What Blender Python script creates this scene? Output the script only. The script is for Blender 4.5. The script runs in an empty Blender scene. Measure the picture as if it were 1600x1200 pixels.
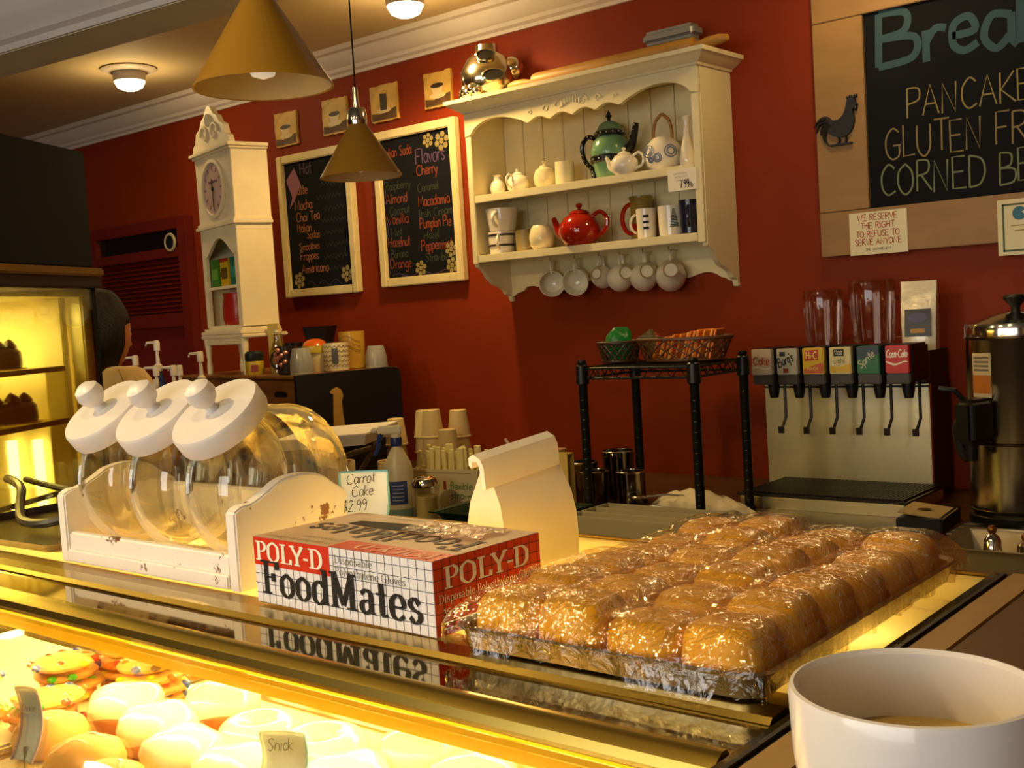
import bpy, bmesh, math, random
from math import sin, cos, pi, radians, sqrt, atan2, exp
from mathutils import Vector, Matrix

random.seed(7)
scene = bpy.context.scene
COL = scene.collection

# ------------------------------------------------------------------ camera
yaw, pitch, roll = radians(40), radians(-3.6), radians(3.5)
Fw = Vector((-sin(yaw) * cos(pitch), cos(yaw) * cos(pitch), sin(pitch)))
R0 = Vector((cos(yaw), sin(yaw), 0))
U0 = R0.cross(Fw)
Rr = R0 * cos(roll) - U0 * sin(roll)
Ur = U0 * cos(roll) + R0 * sin(roll)
cam_data = bpy.data.cameras.new('camera')
cam = bpy.data.objects.new('camera', cam_data)
COL.objects.link(cam)
mw = Matrix((Rr, Ur, -Fw)).transposed().to_4x4()
mw.translation = Vector((0, 0, 1.52))
cam.matrix_world = mw
cam_data.sensor_fit = 'HORIZONTAL'
cam_data.sensor_width = 36
cam_data.lens = 36 * 1780 / 1600
cam_data.clip_start = 0.02
scene.camera = cam

# ------------------------------------------------------------------ view, world, large lights
vs = scene.view_settings
vs.view_transform = 'Standard'
vs.look = 'None'
vs.exposure = 0.0
vs.gamma = 1.0
vs.use_curve_mapping = False

world = bpy.data.worlds.new('world')
scene.world = world
world.use_nodes = True
bg = world.node_tree.nodes['Background']
bg.inputs[0].default_value = (0.75, 0.82, 1.0, 1)
bg.inputs[1].default_value = 0.3


def area_light(name, loc, rot, sx, sy, power, color):
    l = bpy.data.lights.new(name, 'AREA')
    l.shape = 'RECTANGLE'
    l.size, l.size_y = sx, sy
    l.energy = power
    l.color = color
    o = bpy.data.objects.new(name, l)
    COL.objects.link(o)
    o.location = loc
    o.rotation_euler = rot
    return o


def spot_light(name, loc, power, color, angle=150, blend=.6, size=.05, rot=(0, 0, 0)):
    l = bpy.data.lights.new(name, 'SPOT')
    l.energy = power
    l.color = color
    l.spot_size = radians(angle)
    l.spot_blend = blend
    l.shadow_soft_size = size
    o = bpy.data.objects.new(name, l)
    COL.objects.link(o)
    o.location = loc
    o.rotation_euler = rot
    return o


WARM = (1.0, 0.66, 0.25)
# daylight entering through the shop window behind the photographer
area_light('window_daylight', (-1.2, -2.93, 1.65), (radians(90), 0, 0), 4.4, 1.6, 90, (1.0, 0.95, 0.88))
# row of ceiling lamps over the dining side, behind the photographer
for lx in (-3.3, -1.9):
    spot_light('unseen_ceiling_light', (lx, -.1, 2.58), 62, (1.0, 0.7, 0.3), 170, .4, .06)

spot_light('unseen_ceiling_light', (-.75, .25, 2.58), 20, (1.0, 0.72, 0.32), 170, .4, .06)  # added spot without a fixture, put in to brighten the bread

# ------------------------------------------------------------------ helpers


def hexc(h):
    h = h.lstrip('#')
    out = []
    for i in (0, 2, 4):
        c = int(h[i:i + 2], 16) / 255
        out.append(c / 12.92 if c <= 0.04045 else ((c + 0.055) / 1.055) ** 2.4)
    return (*out, 1.0)


MATS = {}


def M(name, c=None, r=.5, m=0., var=0., vsc=6., bump=0., bs=60., wear=None, wt=.64, wsc=9., em=0., coat=0., trans=0.,
      stretch=None, spec=.5):
    """procedural principled material, cached by name"""
    if name in MATS:
        return MATS[name]
    mt = bpy.data.materials.new(name)
    mt.use_nodes = True
    nt = mt.node_tree
    nd, ln = nt.nodes, nt.links
    b = nd['Principled BSDF']
    col = hexc(c)
    b.inputs['Base Color'].default_value = col
    b.inputs['Roughness'].default_value = r
    b.inputs['Metallic'].default_value = m
    b.inputs['Coat Weight'].default_value = coat
    b.inputs['Transmission Weight'].default_value = trans
    b.inputs['Specular IOR Level'].default_value = spec
    if em:
        b.inputs['Emission Color'].default_value = col
        b.inputs['Emission Strength'].default_value = em
    tc = nd.new('ShaderNodeTexCoord')
    vec = tc.outputs['Object']
    if stretch:
        mp = nd.new('ShaderNodeMapping')
        mp.inputs['Scale'].default_value = stretch
        ln.new(vec, mp.inputs['Vector'])
        vec = mp.outputs['Vector']
    src = None
    if var:
        n = nd.new('ShaderNodeTexNoise')
        n.inputs['Scale'].default_value = vsc
        n.inputs['Detail'].default_value = 5
        ln.new(vec, n.inputs['Vector'])
        rp = nd.new('ShaderNodeValToRGB')
        rp.color_ramp.elements[0].position = .3
        rp.color_ramp.elements[1].position = .7
        rp.color_ramp.elements[0].color = (*[max(0, x * (1 - var)) for x in col[:3]], 1)
        rp.color_ramp.elements[1].color = (*[min(1, x * (1 + var)) for x in col[:3]], 1)
        ln.new(n.outputs['Fac'], rp.inputs['Fac'])
        src = rp.outputs['Color']
    if wear:
        n = nd.new('ShaderNodeTexNoise')
        n.inputs['Scale'].default_value = wsc
        n.inputs['Detail'].default_value = 8
        n.inputs['Roughness'].default_value = .7
        ln.new(vec, n.inputs['Vector'])
        rp = nd.new('ShaderNodeValToRGB')
        rp.color_ramp.elements[0].position = wt
        rp.color_ramp.elements[1].position = wt + .02
        rp.color_ramp.elements[0].color = (0, 0, 0, 1)
        rp.color_ramp.elements[1].color = (1, 1, 1, 1)
        ln.new(n.outputs['Fac'], rp.inputs['Fac'])
        mx = nd.new('ShaderNodeMix')
        mx.data_type = 'RGBA'
        ln.new(rp.outputs['Color'], mx.inputs['Factor'])
        if src:
            ln.new(src, mx.inputs[6])
        else:
            mx.inputs[6].default_value = col
        mx.inputs[7].default_value = hexc(wear)
        src = mx.outputs[2]
    if src:
        ln.new(src, b.inputs['Base Color'])
    if bump:
        n = nd.new('ShaderNodeTexNoise')
        n.inputs['Scale'].default_value = bs
        n.inputs['Detail'].default_value = 4
        ln.new(vec, n.inputs['Vector'])
        bp = nd.new('ShaderNodeBump')
        bp.inputs['Strength'].default_value = bump
        bp.inputs['Distance'].default_value = .01
        ln.new(n.outputs['Fac'], bp.inputs['Height'])
        ln.new(bp.outputs['Normal'], b.inputs['Normal'])
    MATS[name] = mt
    return mt


def thin_glass(name, tint, refl=.08, rough=.02, bump=0., bs=30., edge=.45, gloss=(1, 1, 1, 1)):
    """thin clear sheet: transparent with a fresnel gloss"""
    if name in MATS:
        return MATS[name]
    mt = bpy.data.materials.new(name)
    mt.use_nodes = True
    nt = mt.node_tree
    nd, ln = nt.nodes, nt.links
    nd.remove(nd['Principled BSDF'])
    out = nd['Material Output']
    tr = nd.new('ShaderNodeBsdfTransparent')
    tr.inputs[0].default_value = hexc(tint)
    gl = nd.new('ShaderNodeBsdfGlossy')
    gl.inputs['Roughness'].default_value = rough
    gl.inputs['Color'].default_value = gloss
    fr = nd.new('ShaderNodeFresnel')
    fr.inputs['IOR'].default_value = 1.45
    mr = nd.new('ShaderNodeMapRange')
    mr.inputs['From Min'].default_value = 0.03
    mr.inputs['From Max'].default_value = 1
    mr.inputs['To Min'].default_value = refl
    mr.inputs['To Max'].default_value = edge + refl
    ln.new(fr.outputs[0], mr.inputs['Value'])
    mix = nd.new('ShaderNodeMixShader')
    ln.new(mr.outputs[0], mix.inputs[0])
    ln.new(tr.outputs[0], mix.inputs[1])
    ln.new(gl.outputs[0], mix.inputs[2])
    ln.new(mix.outputs[0], out.inputs['Surface'])
    if bump:
        tc = nd.new('ShaderNodeTexCoord')
        n = nd.new('ShaderNodeTexNoise')
        n.inputs['Scale'].default_value = bs
        n.inputs['Detail'].default_value = 3
        n.inputs['Distortion'].default_value = 1.2
        ln.new(tc.outputs['Object'], n.inputs['Vector'])
        bp = nd.new('ShaderNodeBump')
        bp.inputs['Strength'].default_value = bump
        bp.inputs['Distance'].default_value = .01
        ln.new(n.outputs['Fac'], bp.inputs['Height'])
        ln.new(bp.outputs['Normal'], gl.inputs['Normal'])
        ln.new(bp.outputs['Normal'], fr.inputs['Normal'])
    MATS[name] = mt
    return mt


def translucent(name, c, fac=.5, rough=.3, em=0.):
    """diffuse sheet that lets light through"""
    if name in MATS:
        return MATS[name]
    mt = bpy.data.materials.new(name)
    mt.use_nodes = True
    nt = mt.node_tree
    nd, ln = nt.nodes, nt.links
    b = nd['Principled BSDF']
    b.inputs['Base Color'].default_value = hexc(c)
    b.inputs['Roughness'].default_value = rough
    tl = nd.new('ShaderNodeBsdfTranslucent')
    tl.inputs[0].default_value = hexc(c)
    mix = nd.new('ShaderNodeMixShader')
    mix.inputs[0].default_value = fac
    ln.new(b.outputs[0], mix.inputs[1])
    ln.new(tl.outputs[0], mix.inputs[2])
    ln.new(mix.outputs[0], nd['Material Output'].inputs['Surface'])
    if em:
        b.inputs['Emission Color'].default_value = hexc(c)
        b.inputs['Emission Strength'].default_value = em
    MATS[name] = mt
    return mt


class MB:
    """collects shapes, then links them as ONE mesh object"""

    def __init__(s):
        s.v, s.f = [], []

    def add(s, vs, fs, mx=None):
        o = len(s.v)
        for p in vs:
            p = Vector(p)
            s.v.append(mx @ p if mx else p)
        for f in fs:
            s.f.append([i + o for i in f])
        return s

    def box(s, x0, x1, y0, y1, z0, z1, mx=None):
        return s.add([(x, y, z) for z in (z0, z1) for y in (y0, y1) for x in (x0, x1)],
                     [(0, 2, 3, 1), (4, 5, 7, 6), (0, 1, 5, 4), (2, 6, 7, 3), (0, 4, 6, 2), (1, 3, 7, 5)], mx)

    def loft(s, rings, closed=True, cap0=True, cap1=True, mx=None, loop=False):
        n = len(rings[0])
        vs = [p for r in rings for p in r]
        fs = []
        m = len(rings)
        for i in range(m if loop else m - 1):
            for j in range(n if closed else n - 1):
                a, b = i * n + j, i * n + (j + 1) % n
                k = ((i + 1) % m) * n
                fs.append((a, b, k + (j + 1) % n, k + j))
        if closed and not loop:
            if cap0:
                fs.append(list(range(n))[::-1])
            if cap1:
                fs.append([(m - 1) * n + j for j in range(n)])
        return s.add(vs, fs, mx)

    def lathe(s, prof, n=24, o=(0, 0, 0), mx=None, caps=True, sx=1., sy=1.):
        rings = [[(o[0] + max(r, 1e-5) * cos(2 * pi * j / n) * sx, o[1] + max(r, 1e-5) * sin(2 * pi * j / n) * sy, o[2] + z)
                  for j in range(n)] for r, z in prof]
        return s.loft(rings, mx=mx, cap0=caps, cap1=caps)

    def cyl(s, o, r, h, n=20, r2=None, mx=None):
        return s.lathe([(r, 0), (r if r2 is None else r2, h)], n, o, mx)

    def ball(s, o, r, n=14, sx=1, sy=1, sz=1, mx=None):
        k = max(5, n // 2)
        return s.lathe([(r * sin(pi * i / k), -r * cos(pi * i / k) * sz) for i in range(k + 1)], n, o, mx, True, sx, sy)

    def tube(s, pts, r, n=8, loop=False, mx=None):
        pts = [Vector(p) for p in pts]
        m = len(pts)
        rings = []
        up = Vector((0, 0, 1))
        prev = None
        for i, p in enumerate(pts):
            if loop:
                t = pts[(i + 1) % m] - pts[i - 1]
            else:
                t = pts[min(i + 1, m - 1)] - pts[max(i - 1, 0)]
            t.normalize()
            a = prev if prev is not None else (up if abs(t.z) < .9 else Vector((1, 0, 0)))
            x = (a - t * a.dot(t))
            if x.length < 1e-5:
                x = t.orthogonal()
            x.normalize()
            y = t.cross(x)
            prev = x
            rr = r[i] if isinstance(r, (list, tuple)) else r
            rings.append([p + (x * cos(2 * pi * j / n) + y * sin(2 * pi * j / n)) * rr for j in range(n)])
        return s.loft(rings, loop=loop, mx=mx)

    def prism(s, pts, a0, a1, plane='xz', mx=None):
        """2D outline extruded along the remaining axis"""
        def P(p, a):
            return {'xz': (p[0], a, p[1]), 'xy': (p[0], p[1], a), 'yz': (a, p[0], p[1])}[plane]
        n = len(pts)
        vs = [P(p, a0) for p in pts] + [P(p, a1) for p in pts]
        fs = [list(range(n))[::-1], [n + i for i in range(n)]]
        fs += [(i, (i + 1) % n, n + (i + 1) % n, n + i) for i in range(n)]
        return s.add(vs, fs, mx)

    def ribbon(s, pts, w):
        """flat stroke: pts are 3D, w a (left,right) list of offset vectors"""
        vs = []
        for p, o in zip(pts, w):
            vs += [p + o, p - o]
        fs = [(2 * i, 2 * i + 1, 2 * i + 3, 2 * i + 2) for i in range(len(pts) - 1)]
        return s.add(vs, fs)

    def build(s, name, mat, parent=None, smooth=35, bevel=0., seg=2, sub=0):
        me = bpy.data.meshes.new(name)
        me.from_pydata([tuple(v) for v in s.v], [], s.f)
        bm = bmesh.new()
        bm.from_mesh(me)
        bmesh.ops.recalc_face_normals(bm, faces=bm.faces)
        if bevel:
            ed = [e for e in bm.edges if len(e.link_faces) == 2 and e.calc_face_angle(0) > radians(50)]
            bmesh.ops.bevel(bm, geom=ed, offset=bevel, segments=seg, affect='EDGES', clamp_overlap=True)
        bm.to_mesh(me)
        bm.free()
        if smooth:
            me.shade_smooth()
            me.set_sharp_from_angle(angle=radians(smooth))
        o = bpy.data.objects.new(name, me)
        COL.objects.link(o)
        me.materials.append(mat)
        if parent:
            o.parent = parent
        if sub:
            md = o.modifiers.new('subdivision', 'SUBSURF')
            md.levels = md.render_levels = sub
        return o


def tag(o, label=None, cat=None, group=None, kind=None):
    if label:
        o['label'] = label
    if cat:
        o['category'] = cat
    if group:
        o['group'] = group
    if kind:
        o['kind'] = kind
    return o


def thing(name, label, cat, loc=(0, 0, 0), rz=0., group=None, rot=None, scale=None):
    o = bpy.data.objects.new(name, None)
    o.empty_display_size = .05
    COL.objects.link(o)
    o.location = loc
    o.rotation_euler = rot if rot else (0, 0, rz)
    if scale:
        o.scale = (scale,) * 3
    return tag(o, label, cat, group)


def copy_tree(o, parent=None):
    c = o.copy()
    COL.objects.link(c)
    if parent:
        c.parent = parent
    for ch in list(o.children):
        copy_tree(ch, c)
    return c


def place(o, loc, rz=0.):
    o.location = loc
    o.rotation_euler = (0, 0, rz)
    return o


def cat_rom(p, k=5, loop=False):
    """Catmull-Rom through points (tuples of any length)"""
    p = [Vector(q) for q in p]
    n = len(p)
    out = []
    for i in range(n if loop else n - 1):
        a = p[(i - 1) % n] if loop else p[max(i - 1, 0)]
        b, c = p[i], p[(i + 1) % n]
        d = p[(i + 2) % n] if loop else p[min(i + 2, n - 1)]
        for j in range(k):
            t = j / k
            out.append(.5 * ((2 * b) + (c - a) * t + (2 * a - 5 * b + 4 * c - d) * t * t + (3 * b - a - 3 * c + d) * t ** 3))
    if not loop:
        out.append(p[-1])
    return out


# handwriting: advance, strokes separated by |, ~ means a smooth stroke; cap height 1
HAND = {
    'A': (.8, "0,0 .33,1 .66,0|.12,.36 .54,.36"), 'B': (.72, "0,0 .03,1|~.03,1 .45,.93 .42,.6 .04,.52|~.04,.52 .58,.45 .54,.08 0,0"),
    'C': (.72, "~.6,.85 .35,1 .06,.7 .06,.25 .3,0 .62,.12"), 'D': (.76, "0,0 .02,1|~.02,1 .5,.85 .62,.45 .42,.08 0,0"),
    'E': (.66, ".5,1 0,1 0,0 .54,0|0,.52 .42,.52"), 'F': (.64, "0,0 .02,1 .56,1|.02,.52 .42,.52"),
    'G': (.8, "~.62,.86 .35,1 .06,.7 .06,.25 .3,0 .6,.1 .62,.42|.35,.44 .68,.44"), 'H': (.75, "0,0 .02,1|.55,0 .57,1|0,.5 .57,.52"),
    'I': (.28, ".05,0 .07,1"), 'J': (.6, "~.5,1 .5,.3 .3,0 .05,.15"), 'K': (.68, "0,0 .02,1|.55,1 .04,.45 .6,0"),
    'L': (.6, ".02,1 0,0 .5,.02"), 'M': (.9, "0,0 .08,1 .38,.3 .66,1 .76,0"), 'N': (.78, "0,0 .04,1 .54,0 .58,1"),
    'O': (.82, "~.35,1 .06,.75 .05,.28 .32,0 .62,.25 .62,.72 .35,1"), 'P': (.66, "0,0 .03,1|~.03,1 .5,.95 .5,.58 .03,.46"),
    'R': (.7, "0,0 .03,1|~.03,1 .48,.95 .46,.6 .04,.5|.2,.5 .6,0"), 'S': (.62, "~.5,.88 .25,1 .06,.78 .28,.52 .48,.25 .25,0 .02,.13"),
    'T': (.66, ".3,0 .32,1|0,1 .64,1"), 'U': (.75, "~.02,1 .02,.3 .28,0 .55,.25 .58,1"), 'V': (.7, "0,1 .3,0 .6,1"),
    'W': (.95, "0,1 .2,0 .4,.7 .6,0 .82,1"), 'Y': (.68, "0,1 .3,.5|.6,1 .22,0"),
    'a': (.52, "~.42,.55 .15,.6 .03,.25 .2,0 .4,.2|.42,.58 .42,.1 .5,0"), 'b': (.5, ".03,1 .02,0|~.02,.2 .2,.6 .42,.4 .3,.02 .02,.06"),
    'c': (.44, "~.4,.5 .2,.6 .03,.3 .18,0 .4,.1"), 'd': (.54, "~.42,.45 .18,.6 .03,.28 .2,0 .42,.2|.44,1 .42,0"),
    'e': (.48, "~.05,.3 .38,.34 .3,.6 .08,.5 .06,.15 .22,0 .42,.1"), 'f': (.36, "~.34,.95 .2,1 .14,.7 .12,0|0,.55 .32,.55"),
    'g': (.52, "~.42,.5 .18,.6 .04,.3 .2,.05 .42,.25|~.42,.58 .42,-.2 .22,-.38 .04,-.25"), 'h': (.5, ".03,1 .02,0|~.03,.35 .2,.6 .38,.45 .4,0"),
    'i': (.22, ".06,.58 .06,0|.07,.78 .08,.82"), 'k': (.46, ".03,1 .02,0|.36,.58 .04,.25 .4,0"), 'l': (.22, ".06,1 .05,0"),
    'm': (.76, ".03,.58 .03,0|~.03,.35 .18,.6 .32,.4 .32,0|~.32,.35 .48,.6 .62,.4 .63,0"), 'n': (.5, ".03,.58 .03,0|~.03,.35 .2,.6 .38,.4 .4,0"),
    'o': (.5, "~.2,.6 .03,.4 .08,.05 .28,0 .42,.25 .34,.55 .2,.6"), 'p': (.5, ".03,.58 .01,-.38|~.03,.4 .22,.6 .42,.4 .3,.02 .03,.1"),
    'q': (.5, "~.4,.5 .18,.6 .04,.3 .2,.02 .4,.2|.42,.58 .42,-.4 .5,-.3"), 'r': (.38, ".03,.58 .03,0|~.03,.35 .18,.58 .34,.55"),
    's': (.42, "~.34,.52 .18,.6 .06,.45 .2,.3 .34,.15 .18,0 .02,.1"), 't': (.36, ".15,.95 .13,.05 .28,0|0,.62 .32,.62"),
    'u': (.5, "~.03,.58 .04,.15 .2,0 .38,.2 .4,.58|.4,.58 .42,0"), 'v': (.44, "0,.58 .18,0 .38,.58"),
    'w': (.64, "0,.58 .14,0 .28,.45 .42,0 .56,.58"), 'x': (.44, "0,.58 .36,0|.36,.58 0,0"), 'y': (.46, "0,.58 .2,.05|.4,.58 .1,-.38"),
    'z': (.44, "0,.58 .36,.58 0,0 .38,0"), '0': (.56, "~.24,1 .04,.7 .05,.25 .24,0 .44,.3 .44,.72 .24,1"), '1': (.3, ".1,.85 .18,1 .17,0"),
    '2': (.54, "~.04,.8 .22,1 .42,.78 .25,.4 .02,0|.02,0 .46,.02"), '3': (.52, "~.04,.9 .28,1 .4,.75 .18,.54|~.18,.54 .46,.45 .38,.08 .02,.06"),
    '5': (.54, ".42,1 .08,1 .05,.6|~.05,.6 .38,.6 .42,.2 .2,0 .02,.1"), '7': (.5, "0,.98 .42,1 .16,0"),
    '8': (.54, "~.22,.53 .05,.75 .22,1 .4,.75 .22,.53 .03,.25 .22,0 .44,.25 .22,.53"),
    '9': (.52, "~.4,.75 .2,1 .04,.75 .2,.52 .4,.72 .38,.3 .28,0"), '$': (.52, "~.42,.85 .22,.95 .06,.75 .4,.3 .22,.06 .03,.16|.25,1.1 .22,-.08"),
    '.': (.22, ".06,0 .09,.05"), '-': (.4, ".04,.42 .3,.42"), "'": (.2, ".08,1 .05,.78"), ' ': (.42, ""),
}
# serif print: strokes drawn with a broad nib (thick uprights), then serif bars "x,y,width"
SERIF = {
    'P': (.78, ".2,0 .2,1|~.2,.96 .5,.97 .68,.74 .5,.5 .2,.49", ".2,0,.4 .12,1,.24"), 'O': (.98, "~.46,1 .16,.8 .12,.5 .16,.2 .46,0 .76,.2 .8,.5 .76,.8 .46,1", ""),
    'L': (.74, ".2,0 .2,1|.2,.03 .66,.03|.67,.0 .7,.26", ".2,0,.38 .2,1,.4"), 'Y': (.84, ".08,1 .42,.45|.8,1 .42,.45|.42,.45 .42,0", ".12,1,.34 .76,1,.28 .42,0,.38"),
    'D': (.92, ".2,0 .2,1|~.2,.97 .52,.95 .74,.75 .78,.5 .74,.25 .52,.04 .2,.03", ".12,0,.24 .12,1,.24"), '-': (.4, ".04,.36 .34,.36", ".19,.34,.3 .19,.38,.3"),
    'F': (.74, ".2,0 .2,1|.2,.97 .66,.97|.66,1 .68,.76|.2,.52 .5,.52|.5,.64 .5,.4", ".2,0,.4 .14,1,.3"), 'M': (1.08, ".2,0 .2,1|.2,1 .52,.1|.52,.1 .86,1|.86,0 .86,1", ".2,0,.28 .86,0,.38 .16,1,.26 .9,1,.26"),
    'G': (.95, "~.8,.75 .62,.97 .42,.98 .16,.75 .12,.5 .16,.22 .44,.02 .66,.06 .76,.2|.76,.02 .76,.42", ".74,.42,.36"), 'C': (.86, "~.76,.75 .6,.97 .42,.98 .16,.75 .12,.5 .16,.22 .44,.02 .76,.2", ""),
    'o': (.66, "~.32,.66 .12,.5 .1,.32 .12,.14 .32,0 .52,.14 .54,.32 .52,.5 .32,.66", ""), 'd': (.72, "~.5,.52 .34,.65 .13,.5 .11,.3 .14,.1 .32,0 .5,.14|.55,1 .55,0", ".5,1,.18 .6,0,.18"),
    'a': (.64, "~.12,.52 .3,.65 .46,.55 .47,.3|.47,.4 .47,.04|~.47,.38 .2,.32 .12,.16 .26,0 .47,.14", ".54,0,.16"), 't': (.46, ".22,.9 .22,.1|~.22,.12 .28,.02 .42,.06", ".2,.62,.36"),
    'e': (.62, "~.12,.34 .5,.36 .46,.58 .3,.66 .12,.5 .1,.3 .14,.1 .32,0 .52,.12", ""), 's': (.54, "~.42,.5 .28,.65 .12,.52 .2,.38 .42,.26 .42,.1 .26,0 .1,.14", ""),
    'i': (.36, ".18,0 .18,.64|.18,.82 .18,.92", ".18,0,.28 .12,.64,.16"), 'l': (.36, ".18,0 .18,1", ".18,0,.28 .12,1,.16"), 'p': (.7, ".18,-.35 .18,.64|~.18,.5 .38,.66 .58,.5 .6,.3 .56,.1 .38,0 .18,.12", ".18,-.35,.3 .12,.64,.16"),
    'b': (.7, ".18,0 .18,1|~.18,.5 .38,.66 .58,.5 .6,.3 .56,.1 .38,0 .18,.12", ".12,1,.16"), 'h': (.7, ".18,0 .18,1|~.18,.46 .38,.66 .54,.5 .54,.4|.54,.45 .54,0", ".18,0,.28 .12,1,.16 .54,0,.26"),
    'n': (.7, ".18,0 .18,.64|~.18,.46 .38,.66 .54,.5 .54,.4|.54,.45 .54,0", ".18,0,.28 .12,.64,.16 .54,0,.26"), 'y': (.6, ".06,.64 .3,.05|.54,.64 .3,.0 .16,-.35", ".1,.64,.22 .52,.64,.18"),
    'v': (.6, ".08,.64 .3,0|.54,.64 .3,0", ".1,.64,.22 .52,.64,.18"), 'r': (.5, ".18,0 .18,.64|~.18,.44 .32,.64 .46,.6", ".18,0,.28 .12,.64,.16"), 'c': (.56, "~.46,.5 .3,.66 .12,.5 .1,.3 .14,.1 .32,0 .48,.12", ""),
    ' ': (.36, "", ""),
}
for k in '3589 ':
    if k not in SERIF:
        SERIF[k] = (HAND[k][0] + .06, HAND[k][1], "")


def _paths(spec):
    out = []
    for s in spec.split('|'):
        s = s.strip()
        if not s:
            continue
        sm = s.startswith('~')
        pts = [tuple(float(q) for q in p.split(',')) for p in s.lstrip('~').split()]
        if sm and len(pts) > 2:
            pts = [tuple(q) for q in cat_rom(pts, 5)]
        out.append(pts)
    return out


def text_width(t, font=HAND):
    return sum(font.get(c, font[' '])[0] for c in t)


def write(mb, t, o, ux, uy, h, w=.06, font=HAND, jit=0., width=None, nib=(.045, .17), shear=0.):
    """write text as flat strokes in the plane (ux, uy) at o; h cap height"""
    o, ux, uy = Vector(o), Vector(ux).normalized(), Vector(uy).normalized()
    tw = text_width(t, font)
    sx = h if width is None else width / tw
    x = 0.
    rnd = random.Random(len(t) * 31 + ord(t[0]))
    nrm = ux.cross(uy).normalized() * .00007
    lay = 0
    for ch in t:
        g = font.get(ch, font[' '])
        dy = rnd.uniform(-jit, jit)
        for path in _paths(g[1]):
            lay = (lay + 1) % 4
            pts = [((x + p[0] + shear * p[1]) * sx, (p[1] + dy) * h) for p in path]
            p3, wd = [], []
            for i, p in enumerate(pts):
                a, b = pts[max(i - 1, 0)], pts[min(i + 1, len(pts) - 1)]
                d = Vector((b[0] - a[0], b[1] - a[1]))
                if d.length < 1e-9:
                    d = Vector((1, 0))
                d.normalize()
                if font is SERIF:
                    hw = .5 * h * (nib[0] + (nib[1] - nib[0]) * abs(d.y) ** 1.3)
                else:
                    hw = .5 * w * h
                nx, ny = -d.y * hw, d.x * hw
                p3.append(o + ux * p[0] + uy * p[1] + nrm * lay)
                wd.append(ux * nx + uy * ny)
            mb.ribbon(p3, wd)
        if font is SERIF and len(g) > 2:
            for sr in g[2].split():
                a, b, c = (float(q) for q in sr.split(','))
                y0 = b * h - (0 if b < .5 else nib[0] * h)
                c0, c1 = (x + a - c / 2 + shear * b) * sx, (x + a + c / 2 + shear * b) * sx
                lay = (lay + 1) % 4
                q = o + nrm * (lay + 4)
                mb.add([q + ux * c0 + uy * y0, q + ux * c1 + uy * y0, q + ux * c1 + uy * (y0 + nib[0] * 1.2 * h),
                        q + ux * c0 + uy * (y0 + nib[0] * 1.2 * h)], [(0, 1, 2, 3)])
        x += g[0]
    return tw * sx


def rect(mb, o, ux, uy, w, h):
    o, ux, uy = Vector(o), Vector(ux), Vector(uy)
    return mb.add([o, o + ux * w, o + ux * w + uy * h, o + uy * h], [(0, 1, 2, 3)])


EX, EY, EZ = Vector((1, 0, 0)), Vector((0, 1, 0)), Vector((0, 0, 1))

# ------------------------------------------------------------------ shared materials
m_red = M('red_wall_paint', '#842c09', .6, spec=.2, var=.12, vsc=2.5, bump=.05, bs=150)
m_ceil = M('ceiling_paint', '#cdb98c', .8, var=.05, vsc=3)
m_trimw = M('white_trim_paint', '#d8cdc0', .5, var=.03, vsc=5)
m_cream = M('cream_cabinet_paint', '#e9dcae', .45, var=.05, vsc=7, wear='#8d6a3a', wt=.73, wsc=14)
m_distress = M('distressed_white_paint', '#efe8dc', .5, var=.05, vsc=8, wear='#7a5030', wt=.605, wsc=17)
m_wclock = M('clock_white_paint', '#ecdcb0', .5, var=.06, vsc=9, wear='#5e4526', wt=.71, wsc=16)
m_china = M('white_china', '#efe6cf', .12, coat=.3)
m_china2 = M('ivory_china', '#eaddb0', .15, coat=.3)
m_black = M('black_plastic', '#0d0c0e', .4)
m_blackm = M('black_wire_metal', '#101012', .38, m=.3)
m_steel = M('brushed_steel', '#e4d8b4', .36, m=1., bump=.03, bs=200, stretch=(30, 30, 1))
m_chrome = M('polished_steel', '#d8d3c8', .12, m=1.)
m_brass = M('brass_rail', '#b59a4e', .22, m=1., var=.1, vsc=12)
m_gold = M('gold_mirror_trim', '#a08c50', .05, m=1.)
m_alu = M('polished_aluminium', '#cfc7a8', .18, m=1.)
m_glass = thin_glass('clear_glass', '#f3f1e6', .05, .02)
m_wood = M('oak_wood', '#7a5426', .5, var=.3, vsc=4, stretch=(1, 1, 12))
m_paper = M('white_paper', '#f2ead2', .8)
m_chalkboard = M('chalkboard_slate', '#101116', .85, var=.25, vsc=6, spec=.2)

# ================================================================== the room


def structure(o):
    return tag(o, kind='structure')


WY = 3.4           # face of the red wall
CZ = 2.68          # ceiling
structure(MB().box(-7, 2.2, -3, WY, -.1, 0).build('floor', M('floor_tile', '#4a3a2a', .4, var=.2), smooth=0))
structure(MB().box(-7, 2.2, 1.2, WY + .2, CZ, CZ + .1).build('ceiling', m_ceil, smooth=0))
structure(MB().box(-7, 2.2, -3.2, 1.95, CZ - .004, CZ + .1).build('ceiling', M('shaded_ceiling_paint', '#7a7464', .8, var=.05, vsc=3), smooth=0))  # near side of the same ceiling, its dimness put into a darker colour
structure(MB().box(-7.1, 2.3, WY, WY + .15, 0, CZ).build('wall_back', m_red, smooth=0))
structure(MB().box(-7.15, -7, -3, WY, 0, CZ).build('wall_left', M('maroon_wall_paint', '#5c1510', .6, var=.1), smooth=0))
structure(MB().box(2.2, 2.35, -3, WY, 0, CZ).build('wall_right', M('tan_wall_paint', '#a8824a', .7, var=.05), smooth=0))
wf = MB()
wf.box(-7.1, -3.5, -3.15, -3, 0, CZ).box(1.1, 2.3, -3.15, -3, 0, CZ).box(-3.5, 1.1, -3.15, -3, 0, .75).box(-3.5, 1.1, -3.15, -3, 2.55, CZ)
structure(wf.build('wall_front', M('tan_wall_paint'), smooth=0))
wfr = MB()
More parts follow.
